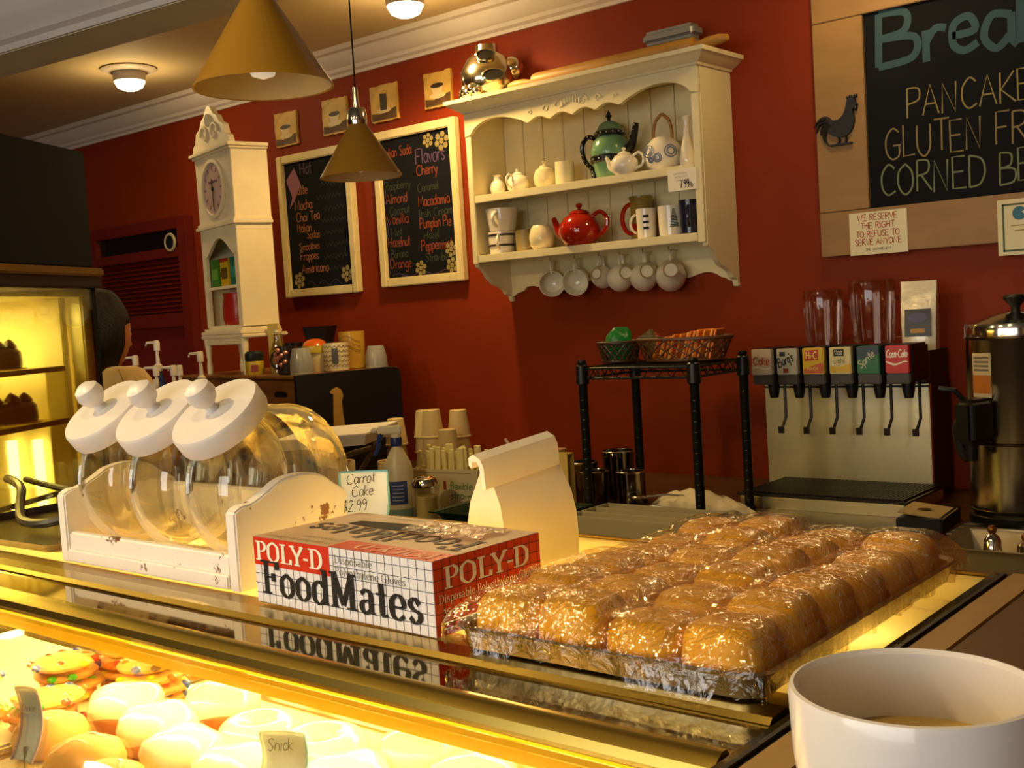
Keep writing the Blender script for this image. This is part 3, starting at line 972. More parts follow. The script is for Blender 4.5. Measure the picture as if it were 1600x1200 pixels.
# pot with bamboo handles and blue rings
bp_ = thing('handled_pot', 'white pot with blue ring pattern and upright bamboo handle on the top shelf', 'pot', (-2.035, SY - .01, S1))
MB().lathe([(.04, 0), (.06, .02), (.066, .05), (.058, .085), (.036, .108), (.03, .112), (0, .112)], 28).build('body', m_china, bp_)
for s in (-1, 1):
    MB().tube(cat_rom([(s * .034, 0, .1), (s * .036, 0, .13), (s * .026, 0, .165), (s * .006, 0, .185), (0, 0, .187)], 4), .0055, 7).build('bamboo_handle', M('bamboo', '#a8742e', .5, var=.2), bp_)
m_bluering = M('blue_underglaze', '#6d7896', .3)
rg = MB()
for a0, zc, rr in ((-1.95, .065, .02), (-1.35, .04, .014), (-.65, .06, .02), (-1.75, .035, .009)):
    for k in (1, .6):
        pts = []
        for i in range(16):
            q = i * pi / 8
            aa = a0 + rr * k * cos(q) / .063
            z = zc + rr * k * sin(q)
            R = .0665 - 6. * (z - .05) ** 2
            pts.append((R * cos(aa), R * sin(aa), z))
        rg.tube(pts, .0018, 5, loop=True)
rg.build('ring_pattern', m_bluering, bp_)
tag(MB().lathe([(.022, 0), (.026, .005), (.028, .03), (.018, .075), (.01, .11), (.011, .15), (.015, .165), (.011, .165), (0, .12)], 20).build('bud_vase', m_china),
    'slim white bud vase at the right end of the top shelf', 'vase').location = (-1.938, SY - .02, S1)
pc = thing('price_card', 'white price card reading 7.99 lb hung on the hutch shelf edge', 'card', (-1.914, WY - HD - .0125, HZ + .305))
MB().box(-.052, .052, -.002, 0, 0, .068).build('card_sheet', m_paper, pc, smooth=0)
m_ink = M('dark_ink', '#1c1c22', .7)
write(k1 := MB(), '7.99', (-.008, -.0025, .008), EX, EZ, .024, .14, width=.036)
write(k1, 'lb', (.03, -.0025, .008), EX, EZ, .016, .12)
k1.build('price_lettering', m_ink, pc, smooth=0)
k2 = MB()
for i in range(3):
    scribble(k2, -.03 + .004 * i, .05 - i * .011, -.0025, .05, .009, 40 + i)
k2.build('small_lettering', M('faint_ink', '#8c8470', .8), pc, smooth=0)

# lower shelf
m_band = M('dark_brown_band', '#3a2a24', .3)
bm_ = mug('white mug with dark bands under another mug at the left end of the lower shelf', (-2.742, SY - .03, S2), .05, .082, m_china, -1.1)
for z in (.028, .066):
    MB().lathe([(.0478 + z * .03, z), (.0495 + z * .03, z + .001), (.0495 + z * .03, z + .007), (.0478 + z * .03, z + .008)], 28).build('band', m_band, bm_)
mug('wide white mug standing on top of the dark banded mug', (-2.735, SY - .03, S2 + .0825), .06, .084, m_china, -1.25, taper=.8)
mug('small tan stoneware mug right of the banded mug', (-2.64, SY - .02, S2), .036, .08, M('tan_stoneware', '#a08c54', .4, var=.15, vsc=20), -.4)
t = thing('round_pot', 'small white round pot left of the red teapot', 'pot', (-2.545, SY - .04, S2))
MB().lathe([(.03, 0), (.043, .015), (.047, .045), (.04, .075), (.03, .088), (.027, .088), (0, .07)], 22).build('body', m_china2, t)
m_redpot = M('red_glaze', '#a81c0c', .1, coat=.5)
teapot('glossy red teapot in the middle of the lower hutch shelf', (-2.365, SY - .05, S2), .078, .112, m_redpot, m_redpot, pi * .99)
st = thing('beer_stein', 'tall patterned stein with a red handle behind the red teapot', 'mug', (-2.155, SY + .02, S2))
MB().lathe([(.04, 0), (.042, .006), (.037, .012), (.037, .135), (.041, .142), (.041, .15), (.037, .15), (0, .14)], 26).build('body', M('stein_glaze', '#8f7a34', .3, var=.6, vsc=18), st)
MB().lathe([(.0385, .02), (.0385, .055), (.0378, .056), (.0378, .02)], 26, caps=False).build('red_band', m_redpot, st)
hb = MB()
ring_handle(hb, -.03, -.02, .075, .03, .05, .008, pi * 1.15)
hb.build('handle', m_redpot, st)
wm = mug('narrow white mug with dark print right of the stein', (-2.098, SY - .04, S2), .034, .1, m_china, -2.6)
mp = MB()
for i in range(9):
    a = -1.9 + .16 * (i % 3)
    z = .03 + .02 * (i // 3)
    mp.box(-.004, .004, -.0347, -.0338, z, z + .008, Matrix.Rotation(a + pi / 2 + .7, 4, 'Z'))
mp.build('dark_print', m_ink, wm, smooth=0)
wm = mug('wider white mug with tree print near the right end of the lower shelf', (-2.007, SY - .03, S2), .044, .1, m_china, .4)
mp = MB()
for i in range(12):
    z = .03 + .005 * i
    mp.box(-.014 + .0009 * i, .014 - .0009 * i, -.0447, -.0425, z, z + .003, Matrix.Rotation(.75, 4, 'Z'))
mp.build('tree_print', M('dark_green_print', '#3a4434', .5), wm, smooth=0)
mug('dark navy mug at the right end of the lower shelf', (-1.922, SY - .05, S2), .036, .11, M('navy_glaze', '#141a30', .2, coat=.3), -1.2)

# cups hanging by their handles
hx = [(-.24, 1, 'first from the left, mouth turned right'), (-.128, 1, 'second from the left, mouth turned to the camera'), (-.022, 0, 'third from the left, half hidden behind its neighbour'),
      (.068, -1, 'fourth from the left, foot turned right'), (.165, -1, 'fifth from the left, foot turned right'), (.27, -1, 'rightmost, foot ring facing the camera')]
for i, (x, d, lab) in enumerate(hx):
    r = (.048, .049, .04, .047, .049, .052)[i]
    hh = (.07, .07, .06, .08, .085, .09)[i]
    ya = {1: -.95 if i == 0 else -1.25, 0: pi * .55, -1: 2.45 - .16 * (i - 3)}[d]
    loc = (HX + x + .004, WY - .073 + (.012 if d == 0 else 0), HZ + .126)
    t = thing('hanging_cup', 'white cup hanging under the hutch, ' + lab, 'cup', loc, group='cups hanging under the hutch')
    # cup axis points along ya, slightly down; handle up
    ax = Vector((cos(ya) * .95, sin(ya) * .95, -.22)).normalized()
    side = ax.cross(EZ).normalized()
    upv = side.cross(ax).normalized()
    mx = Matrix((side, upv, ax)).transposed().to_4x4()
    mx.translation = -upv * (r + .028) - ax * hh * .5
    pr = [(0, .0), (r * .5, 0), (r * .52, .006), (r * .86, hh * .35), (r, hh * .75), (r, hh), (r - .003, hh), (r * .84, hh * .36), (r * .4, .012), (0, .011)]
    MB().lathe(pr, 26, mx=mx).build('cup_body', m_china, t)
    pts = [mx @ Vector((0, r * .86 + .035 * cos(a), hh * .5 + .024 * sin(a))) for a in [-1.7 + 3.4 * k / 12 for k in range(13)]]
    MB().tube(pts, .0045, 7).build('handle', m_china, t)
    MB().lathe([(r * .42, -.002), (r * .5, -.002), (r * .5, .001), (r * .42, .001)], 24, mx=mx, caps=False).build('foot_ring', M('unglazed_foot', '#a8865a', .6), t)

# things on top of the hutch
m_mould = M('polished_tin', '#cfc4a8', .16, m=1.)
mo = thing('cake_mould', 'shiny silver cake mould with two dark openings on top of the hutch', 'mould', (-2.76, WY - .14, HTOP), .62, scale=1.22)
MB().lathe([(.035, 0), (.06, .012), (.082, .05), (.085, .085), (.062, .125), (.036, .14), (.033, .165), (.0, .17)], 28, sx=1., sy=.75).build('body', m_mould, mo)
for x, z, r in ((.0, .125, .026), (.022, .062, .03)):
    mx = Matrix.Translation((x, -.07 if z < .1 else -.056, z)) @ Matrix.Rotation(radians(80), 4, 'X')
    MB().lathe([(r * 1.15, -.012), (r * 1.2, .004), (r, .006), (r * .96, -.004)], 22, mx=mx, caps=False, sy=.55).build('opening_rim', m_mould, mo)
    MB().lathe([(0, .003), (r * 1.02, .003), (r * 1.02, -.004), (0, -.004)], 22, mx=mx, sy=.55).build('opening', M('dark_mould_inside', '#1e1a14', .3), mo)
for i in range(7):
    a = pi * .9 + i * .24
    MB().ball((.076 * cos(a), .06 * sin(a), .018 + .012 * (i % 2)), .017, 10).build('lobe', m_mould, mo)
MB().ball((.075, .0, .09), .036, 14).build('ear', m_mould, mo)

rp_ = thing('rolling_pin', 'long wooden rolling pin lying along the top of the hutch', 'rolling pin', (-2.1, WY - .17, HTOP + .026))
mx = Matrix.Rotation(pi / 2, 4, 'Y')
m_pin = M('pale_rolling_pin_wood', '#a8792e', .5, var=.25, vsc=5, stretch=(1, 8, 8))
MB().lathe([(.0, -.42), (.024, -.42), (.026, -.41), (.026, .22), (.024, .23), (0, .23)], 20, mx=mx).build('barrel', m_pin, rp_)
for s in (-1, 1):
    c0 = .23 if s > 0 else -.42
    MB().lathe([(0, c0 + s * .0), (.008, c0), (.009, c0 + s * .02), (.016, c0 + s * .05), (.017, c0 + s * .09), (.01, c0 + s * .12), (0, c0 + s * .122)], 14, mx=mx).build('grip', m_pin, rp_)
tn = thing('metal_tin', 'grey metal tin standing behind the rolling pin on the hutch', 'tin', (-2.0, WY - .085, HTOP))
m_tin = M('dull_grey_tin', '#94948e', .4, m=.4, var=.1)
MB().box(-.095, .095, -.035, .035, 0, .068).build('box', m_tin, tn, bevel=.008)
MB().box(-.099, .099, -.039, .039, .07, .115).build('lid', m_tin, tn, bevel=.014, seg=3)

# ================================================================== back counter
bc = thing('back_counter', 'long dark back counter along the red wall', 'counter', (-2.4, 2.86, 0))
m_ctop = M('dark_wood_counter', '#4c3219', .35, var=.25, vsc=5, stretch=(1, 6, 6))
MB().box(-2.3, 2.2, -.53, .535, .88, .92).build('worktop', m_ctop, bc, bevel=.004)
MB().box(-2.28, 2.18, -.48, .53, .1, .878).build('base', M('dark_cabinet', '#2a1a10', .5, var=.2), bc, smooth=0)
MB().box(-2.28, 2.18, -.43, .5, 0, .1).build('plinth', m_black, bc, smooth=0)
BZ = .92

# drawer chest
ch = thing('drawer_chest', 'wooden drawer chest with a dark end panel carrying cups on the back counter', 'chest', (-3.35, 2.75, BZ), -radians(10))
m_chest = M('chest_wood', '#7a4f22', .45, var=.3, vsc=3, stretch=(1, 1, 8))
MB().box(-1.0, -.012, .012, .455, 0, .4).build('body', m_chest, ch, smooth=0)
MB().box(-1.01, -.011, -.012, .46, .4, .412).build('top', M('chest_top_wood', '#94642c', .35, var=.2, vsc=3, stretch=(1, 6, 6)), ch, bevel=.003)
for z0, z1 in ((.265, .392), (.135, .26), (.005, .13)):
    d = MB().box(-.98, -.02, -.004, .012, z0, z1).build('drawer', m_chest, ch, bevel=.004)
    for x in (-.13, -.5, -.85):
        MB().prism([(x - .05, z1 - .05), (x - .045, z1 - .062), (x + .045, z1 - .062), (x + .05, z1 - .05), (x + .03, z1 - .04), (x - .03, z1 - .04)], -.0075, -.0035).build('slot_handle', m_black, d, smooth=0)
pp = [(-.012, 0), (.46, 0), (.46, .385), (.452, .405), (.435, .413), (-.012, .413)]
MB().prism(pp, -.011, .006, 'yz').build('end_panel', M('dark_navy_panel', '#10101a', .5), ch, smooth=0)
ep = [(.135, .2), (.185, .2), (.18, .25), (.178, .3), (.186, .32), (.178, .345), (.16, .355), (.14, .348), (.128, .338), (.133, .332), (.142, .33), (.14, .29), (.137, .25)]
MB().prism(ep, .005, .009, 'yz').build('emblem', M('tan_emblem', '#b98f42', .5), ch, smooth=0)


def on_chest(lx, ly, z=.412):
    a = -radians(10)
    return (-3.35 + lx * cos(a) - ly * sin(a), 2.75 + lx * sin(a) + ly * cos(a), BZ + z + .0005)


m_frost = M('frosted_grey_glass', '#9a9a94', .2, var=.1)


def tumbler(label, loc, r, h, mat=None):
    t = thing('tumbler', label, 'glass', loc)
    MB().lathe([(r, 0), (r * 1.02, h * .2), (r * .98, h * .5), (r * .74, h * .96), (r * .7, h), (0, h)], 24).build('glass_body', mat or m_frost, t)
    MB().lathe([(r * 1.005, 0), (r * 1.03, .003), (r * 1.005, .006)], 24, caps=False).build('rim', m_frost, t)
    return t


tumbler('upside-down frosted tumbler at the near corner of the drawer chest', on_chest(-.07, .06), .045, .1)
tumbler('upside-down frosted tumbler at the far right of the drawer chest top', on_chest(-.055, .39), .044, .088)
chk = mug('ivory mug with brown zigzag pattern on the chest edge', on_chest(-.07, .215), .05, .11, m_china2, 3.6, taper=.96)
zz = MB()
for k in range(5):
    z = .02 + k * .018
    pts = [Vector((.0508 * cos(a), .0508 * sin(a), z + (.008 if i % 2 else 0))) for i, a in enumerate([-2.8 + .18 * j for j in range(20)])]
    zz.ribbon(pts, [Vector((0, 0, .0015))] * 20)
zz.build('zigzag_pattern', M('brown_glaze_line', '#7a5a30', .4), chk, smooth=0)
sq = MB().box(-.012, .012, -.0525, -.0505, .03, .09, Matrix.Rotation(.75, 4, 'Z')).build('dark_panel', M('grey_brown_glaze', '#4a4240', .4), chk, smooth=0)
ym = mug('tall yellow mug with carved arcs behind the zigzag mug', on_chest(-.142, .335), .053, .15, M('yellow_glaze', '#c49a3a', .25, var=.15), 2.8, taper=.95)
arcs = MB()
for k in range(3):
    pts = [Vector((.0545 * cos(a), .0545 * sin(a), .085 + k * .018 + .012 * cos((a + 1.2) * 3))) for a in [-2.3 + .12 * j for j in range(20)]]
    arcs.ribbon(pts, [Vector((0, 0, .0014))] * 20)
arcs.build('carved_arcs', M('brown_glaze_line'), ym, smooth=0)
c1 = mug('cream cup under the black square pot on the chest', on_chest(-.24, .25), .05, .1, m_china2, 3.4)
t = thing('square_pot', 'small black tapered pot stacked on a cream cup on the chest', 'pot', on_chest(-.24, .25, .5125))
rings = [[(s * a, q * a, z) for s, q in ((-1, -1), (1, -1), (1, 1), (-1, 1))] for a, z in ((.038, 0), (.052, .075), (.054, .078), (.049, .078), (.036, .008))]
MB().loft(rings, mx=Matrix.Rotation(.4, 4, 'Z')).build('body', M('black_clay', '#0e0d10', .6), t, bevel=.002)
ob = thing('orange_bowl', 'upside-down bowl with orange and yellow glaze behind the near tumbler', 'bowl', on_chest(-.15, .17, .412))
MB().lathe([(.05, 0), (.052, .005), (.052, .075)], 24).build('lower_cup', m_china2, ob)
MB().lathe([(.056, .075), (.057, .08), (.05, .1), (.05, .104)], 24).build('yellow_band', M('yellow_green_glaze', '#b8a030', .25), ob)
MB().lathe([(.05, .103), (.04, .12), (.022, .13), (0, .132)], 24).build('orange_top', M('orange_glaze', '#c85a14', .15, coat=.4), ob)
fm = mug('dark mug with pink flowers near the chest front', on_chest(-.16, .05), .042, .11, M('dark_floral_glaze', '#2a1a1c', .25), 3.7)
pk = MB()
for i, (a, z) in enumerate(((-2.1, .08), (-1.6, .095), (-1.2, .075), (-1.9, .05), (-1.3, .04), (-.8, .085), (-.9, .05), (-2.4, .06), (-1.55, .065))):
    pk.ball((.042 * cos(a), .042 * sin(a), z), .0105, 8, sz=.9)
pk.build('flower_pattern', M('pink_glaze', '#b06a58', .3), fm)
t = thing('dark_glass', 'dark glossy glass behind the flowered mug under the clock', 'glass', on_chest(-.265, .14))
MB().lathe([(.03, 0), (.036, .12), (.033, .12), (.028, .005)], 20).build('glass_body', M('dark_glass', '#18181e', .1), t)
hj = thing('honey_jar', 'yellow jar with dark green lid at the front of the chest', 'jar', on_chest(-.41, .04))
MB().lathe([(.036, 0), (.038, .004), (.038, .05), (.034, .056)], 22).build('jar_body', M('yellow_label', '#b59a26', .4, var=.3, vsc=20), hj)
MB().lathe([(.036, .055), (.038, .06), (.038, .085), (.03, .094), (0, .096)], 22).build('lid', M('dark_green_lid', '#1c2620', .3), hj)
MB().box(.0, .03, -.0385, -.0375, .012, .04, Matrix.Rotation(.5, 4, 'Z')).build('red_label', M('red_label', '#8a2c14', .5), hj, smooth=0)
gb_ = thing('glass_bottle', 'clear glass bottle behind the honey jar under the clock', 'bottle', on_chest(-.315, .1))
MB().lathe([(.03, 0), (.034, .004), (.034, .09), (.018, .13), (.016, .16), (.018, .165)], 20).build('bottle_body', thin_glass('pale_green_glass', '#e4e0c0', .2), gb_)
MB().lathe([(.017, .16), (.017, .175), (0, .177)], 14).build('stopper', m_china2, gb_)
sb = thing('tea_sachet', 'cream and yellow paper sachet standing behind the honey jar', 'packet', on_chest(-.37, .115))
MB().box(-.035, .035, -.006, .006, 0, .2).build('packet_body', M('cream_packet', '#d8bc68', .5), sb, bevel=.002)
MB().add([(.012 * cos(a), -.0066, .11 + .012 * sin(a)) for a in [i * pi / 8 for i in range(16)]], [tuple(range(16))]).build('yellow_mark', M('yellow_print', '#d8a818', .5), sb, smooth=0)
mug('plain cream cup at the back of the chest beside the clock bench', on_chest(-.35, .27), .045, .1, m_china2, 2.)

# ------------------------------------------------------------------ clock cabinet on its bench
CA = -radians(14)
cn = Vector((-3.787, 2.849, 1.5))


def at_clock(x, y, z):
    return (cn.x + x * cos(CA) - y * sin(CA), cn.y + x * sin(CA) + y * cos(CA), cn.z + z)


bn = thing('low_bench', 'small white bench carrying the clock cabinet on the chest', 'bench', at_clock(0, 0, -.167), CA)
MB().box(-.42, .03, -.02, .18, .15, .166).build('bench_top', m_wclock, bn, bevel=.004)
for x in (-.39, .0):
    for y in (0, .15):
        MB().lathe([(.012, 0), (.014, .03), (.01, .06), (.014, .1), (.018, .15)], 12, (x, y, 0)).build('leg', m_wclock, bn)
MB().box(-.38, -.01, -.012, -.002, .125, .15).build('apron', m_wclock, bn)
ck = thing('clock_cabinet', 'tall cream clock cabinet with a round dial and open tea shelves', 'clock', cn, CA)
FW, FD = .385, .158
MB().box(-.018, 0, 0, FD, .03, .77).build('side_panel', m_wclock, ck, bevel=.002)
MB().box(-FW, -FW + .018, 0, FD, .03, .77).build('side_panel', m_wclock, ck, bevel=.002)
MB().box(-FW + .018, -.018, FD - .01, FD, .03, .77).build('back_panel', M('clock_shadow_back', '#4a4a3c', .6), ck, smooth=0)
for z, p in ((0, .022), (.445, .014), (.755, .02)):
    MB().box(-FW - p, p, -p, FD, z, z + .014).box(-FW - p * .5, p * .5, -p * .5, FD, z + (.014 if z < .7 else -.01), z + (.026 if z < .7 else 0)).build('moulding', m_wclock, ck, bevel=.002)
MB().box(-FW + .018, -.018, 0, .016, .47, .745).build('dial_panel', m_wclock, ck, smooth=0)
# arched head of the open shelves
ar = [(-FW + .018, .445), (-FW + .018, .32)]
for i in range(25):
    u = -1 + 2 * i / 24
    ar.append((-FW / 2 + u * .155, .325 + .075 * max(0, cos(u * pi / 2)) ** 1.4))
ar += [(-.018, .32), (-.018, .445)]
MB().prism(ar, 0, .014).build('arch', m_wclock, ck, smooth=30)
MB().box(-FW + .018, -FW + .04, 0, .014, .026, .33).build('front_stile', m_wclock, ck, smooth=0)
MB().box(-.04, -.018, 0, .014, .026, .33).build('front_stile', m_wclock, ck, smooth=0)
for z in (.026, .19):
    MB().box(-FW + .018, -.018, .004, FD - .01, z, z + .012).build('shelf', m_wclock, ck, smooth=0)
MB().box(-FW + .018, -.018, .004, FD - .01, .43, .442).build('shelf', m_wclock, ck, smooth=0)
# pediment
pd = [(-FW - .01, .77), (-FW + .005, .8), (-FW + .03, .81), (-FW + .045, .85), (-FW + .085, .865), (-FW + .11, .895), (-FW + .14, .905), (-FW / 2 - .02, .94), (-FW / 2, .945), (-FW / 2 + .02, .94),
      (-.14, .905), (-.11, .895), (-.085, .865), (-.045, .85), (-.03, .81), (-.005, .8), (.01, .77)]
pe = MB().prism(pd, -.004, .02).build('pediment', m_wclock, ck, smooth=30)
cv = MB()
for s in (-1, 1):
    pts = [(-FW / 2 + s * (.05 + .045 * (1 - i / 14) * cos(i * .55)), -.007, .83 + .045 * (1 - i / 14) * sin(i * .55)) for i in range(13)]
    cv.tube(pts, .006, 6)
cv.ball((-FW / 2, -.008, .885), .016, 10, sz=1.8)
cv.build('carving', m_wclock, pe)
# dial
DR = Matrix.Translation((-FW / 2, -.001, .605)) @ Matrix.Rotation(pi / 2, 4, 'X')
MB().lathe([(.122, 0), (.122, .01), (.108, .012), (.106, .006), (.106, 0)], 40, mx=DR, caps=False).build('dial_bezel', m_wclock, ck)
dl = MB().lathe([(0, .0045), (.107, .0045), (.107, 0), (0, 0)], 40, mx=DR).build('dial', M('pink_dial_print', '#c0a08e', .5, var=.12, vsc=14), ck)
m_num = M('faded_mauve_ink', '#7a5a5c', .6)
for i in range(12):
    a = i * pi / 6
    MB().box(-.003, .003, .075, .094, .005, .0056, DR @ Matrix.Rotation(a, 4, 'Z')).build('numeral', m_num, dl, smooth=0)
MB().box(-.045, .045, .024, .034, .005, .0056, DR).build('dial_print', m_num, dl, smooth=0)
hd = MB().box(-.003, .003, -.075, .01, .008, .009, DR).box(-.004, .004, -.01, .04, .009, .01, DR).cyl((0, 0, .006), .008, .005, 12, mx=DR)
hd.build('hands', M('black_ink'), dl, smooth=0)

m_tb = [('#3c7a22', 'green'), ('#c8a41c', 'yellow'), ('#1f6a52', 'teal')]
for i, (c, nme) in enumerate(m_tb):
    x = (-.33, -.225, -.12)[i]
    w_ = (.09, .085, .085)[i]
    t = thing('tea_box', nme + ' tea box on the upper shelf of the clock cabinet', 'box', at_clock(x + w_ / 2 - .01, .05, .2025), CA, group='tea boxes in the clock cabinet')
    MB().box(-w_ / 2, w_ / 2, -.035, .035, 0, .115).build('carton', M('tea_carton_' + nme, c, .4, var=.1, vsc=15), t, bevel=.002)
    MB().box(-w_ * .36, w_ * .36, -.0358, -.035, .03, .075).build('printed_label', M('tea_label_' + nme, ('#67a03a', '#5a4a14', '#2f8a72')[i], .5), t, smooth=0)
    if i == 1:
        MB().box(-w_ / 2, w_ / 2, -.0356, -.035, .1, .115).build('red_band', M('red_label'), t, smooth=0)
t = thing('red_tea_bag', 'bulging red foil bag on the lower shelf of the clock cabinet', 'bag', at_clock(-.23, .06, .0385), CA)
rings = [[(a * cos(q) * .075, a * sin(q) * .04, z) for q in [k * pi / 10 for k in range(20)]] for a, z in ((.85, 0), (1, .03), (.98, .08), (.85, .12), (.9, .135))]
MB().loft(rings).build('bag_body', M('red_foil', '#a8241a', .3, bump=.4, bs=40), t)
t = thing('purple_packet', 'narrow mauve packet beside the red bag in the clock cabinet', 'packet', at_clock(-.09, .06, .0385), CA)
MB().box(-.035, .035, -.025, .025, 0, .11).build('packet_body', M('mauve_packet', '#6a4a5e', .5), t, bevel=.003)
MB().box(-.03, .03, -.0258, -.025, .04, .08).build('printed_label', M('mauve_label', '#8d7078', .5), t, smooth=0)

# ------------------------------------------------------------------ syrup pump bottles on a low rack
sr = thing('syrup_rack', 'low dark rack carrying syrup pump bottles left of the chest', 'rack', (-3.86, 2.5, BZ))
MB().box(-.27, .27, -.11, .09, .225, .24).build('rack_top', m_ctop, sr, bevel=.003)
for x in (-.262, .247):
    MB().box(x, x + .015, -.1, .08, 0, .225).build('rack_side', m_ctop, sr, smooth=0)
PB = [(-3.905, 2.52, .335, '#1c2a58', 'tallest white pump on a blue bottle left of the clock'), (-4.03, 2.5, .28, '#1e3050', 'white pump on a dark blue bottle closest to the dark haired person'),
      (-3.64, 2.53, .285, '#6a5a4a', 'white pump on a brown bottle just below the clock bench'), (-3.83, 2.46, .24, '#7a6a40', 'short amber pump bottle in the middle of the group'),
      (-3.765, 2.52, .236, '#5a4434', 'short brown pump bottle second from the right'), (-3.7, 2.45, .24, '#8a7a4a', 'short pale pump bottle in front of the brown ones'),
      (-3.775, 2.42, .19, '#6d5236', 'lowest pump bottle at the front of the syrup group')]
m_pump = M('white_pump_plastic', '#d8cdb8', .35)
for i, (x, y, hgt, c, lab) in enumerate(PB):
    t = thing('pump_bottle', lab, 'bottle', (x, y, BZ + .2405), group='syrup pump bottles')
    bh = hgt - .12
    MB().lathe([(.028, 0), (.03, .004), (.03, bh * .7), (.014, bh * .95), (.013, bh)], 18).build('bottle_body', M('syrup_' + c[1:], c, .25), t)
    MB().lathe([(.015, bh), (.016, bh + .022), (.008, bh + .03), (.006, bh + .085)], 14).build('pump_collar', m_pump, t)
    a = 3.5 + .25 * (i % 2)
    hb = MB().lathe([(.012, bh + .08), (.0125, bh + .112), (.01, bh + .12), (0, bh + .12)], 12)
    hb.tube([(0, 0, bh + .112), (.045 * cos(a), .045 * sin(a), bh + .112), (.05 * cos(a), .05 * sin(a), bh + .1)], [.006, .005, .004], 8)
    hb.build('pump_head', m_pump, t)

# ================================================================== middle of the back counter
m_cup = M('paper_cup', '#e3c98c', .6, var=.04)


def paper_cup(label, loc, parent=None):
    t = thing('paper_cup', label, 'cup', loc, group='stacked paper cups on the back counter')
    MB().lathe([(.0395, .001), (.041, 0), (.0425, .002), (.0425, .006), (.041, .0075), (.03, .097), (.028, .099), (.0265, .094), (0, .093)], 22, caps=False).build('cup_body', m_cup, t)
    return t


stacks = [((-3.0, 2.9), 3, .07, 'leftmost stack'), ((-2.905, 2.955), 4, .055, 'second stack from the left'), ((-2.815, 2.9), 4, .058, 'tallest middle stack'),
          ((-2.765, 2.985), 4, .055, 'rightmost stack, behind the shorter one'), ((-2.715, 2.87), 3, .055, 'short stack at the right front')]
ordn = ['bottom', 'second', 'third', 'top']
for (x, y), n, pitch, nm_ in stacks:
    for k in range(n):
        pos = 'top' if k == n - 1 else ordn[k]
        paper_cup('upside-down cream paper cup, %s one of the %s' % (pos, nm_), (x, y, BZ + .0005 + k * pitch))

# spray bottle
sp = thing('spray_bottle', 'white spray bottle with blue trigger and blue printed label', 'bottle', (-2.485, 2.4, BZ), radians(215))
m_sprayb = M('milky_plastic', '#d9cca6', .35)
MB().lathe([(.04, 0), (.045, .006), (.045, .14), (.04, .165), (.02, .205), (.014, .215), (.014, .225)], 24).build('bottle_body', m_sprayb, sp)
MB().lathe([(.0455, .0), (.0457, .02), (.0452, .03), (.0452, .0)], 24, caps=False).build('teal_base', M('teal_liquid', '#7c9a92', .3), sp)
MB().lathe([(.017, .218), (.018, .222), (.018, .24), (.016, .244)], 16).build('collar', M('blue_plastic', '#23306e', .35), sp)
MB().box(-.02, .055, -.012, .012, .255, .28).box(-.012, .012, -.012, .012, .24, .256).box(.055, .075, -.008, .008, .262, .276).build('spray_head', m_sprayb, sp, bevel=.004)
MB().tube(cat_rom([(.045, 0, .26), (.052, 0, .235), (.058, 0, .21), (.07, 0, .19)], 4), [.009] * 4 + [.007] * 4 + [.006] * 4 + [.005], 8).build('trigger', M('navy_plastic', '#2a4080', .35), sp)
lbm = Matrix.Rotation(radians(97), 4, 'Z')
lb = MB()
lb.loft([[(.0458 * cos(a), .0458 * sin(a), z) for a in [-.62 + 1.24 * k / 10 for k in range(11)]] for z in (.045, .115)], closed=False, mx=lbm)
lb.build('blue_label', M('blue_label_print', '#35457e', .5, var=.3, vsc=60), sp)
lt = MB()
for i in range(5):
    z = .056 + .011 * i
    lt.loft([[(.0462 * cos(a), .0462 * sin(a), zz) for a in [-.45 + .8 * k / 8 for k in range(9)]] for zz in (z, z + .003)], closed=False, mx=lbm)
lt.build('label_lines', M('pale_label_print', '#a8aab8', .6), sp)

# sugar shaker
ss = thing('sugar_shaker', 'glass sugar shaker with a steel lid in front of the straw carton', 'shaker', (-2.372, 2.4, BZ))
MB().lathe([(.033, 0), (.037, .005), (.036, .07), (.04, .095), (.04, .105)], 22, caps=False).build('glass_body', m_glass, ss)
MB().lathe([(0, .004), (.033, .004), (.0335, .07), (.03, .074), (0, .074)], 20).build('sugar', M('pale_sugar', '#d8c486', .9), ss)
MB().lathe([(.041, .1), (.042, .112), (.036, .124), (.018, .132), (0, .134)], 22).build('lid', m_chrome, ss)

# straw carton with wrapped straws
sc = thing('straw_carton', 'white carton with green print holding wrapped straws', 'box', (-2.42, 2.58, BZ), .12)
m_carton = M('white_carton', '#cdbf96', .6)
cb_ = MB().box(-.125, .125, -.055, -.052, 0, .13).box(-.125, .125, .052, .055, 0, .13).box(-.125, -.122, -.052, .052, 0, .13).box(.122, .125, -.052, .052, 0, .13).box(-.122, .122, -.052, .052, 0, .003)
cb_.build('carton', m_carton, sc, smooth=0)
write(g_ := MB(), 'flexible', (.02, -.0556, .07), EX, EZ, .022, .13, width=.085)
write(g_, 'straws', (.02, -.0556, .04), EX, EZ, .022, .13, width=.085)
g_.build('green_lettering', M('green_print', '#4c7a3a', .6), sc, smooth=0)
MB().box(-.005, .005, -.0558, -.0552, .068, .095).build('red_mark', M('red_label'), sc, smooth=0)
MB().box(-.12, .1, -.0557, -.0552, .118, .121).build('printed_line', M('faded_brown_ink'), sc, smooth=0)
m_straw = M('straw_wrapper', '#e6d790', .6)
rnd = random.Random(3)
straws = None
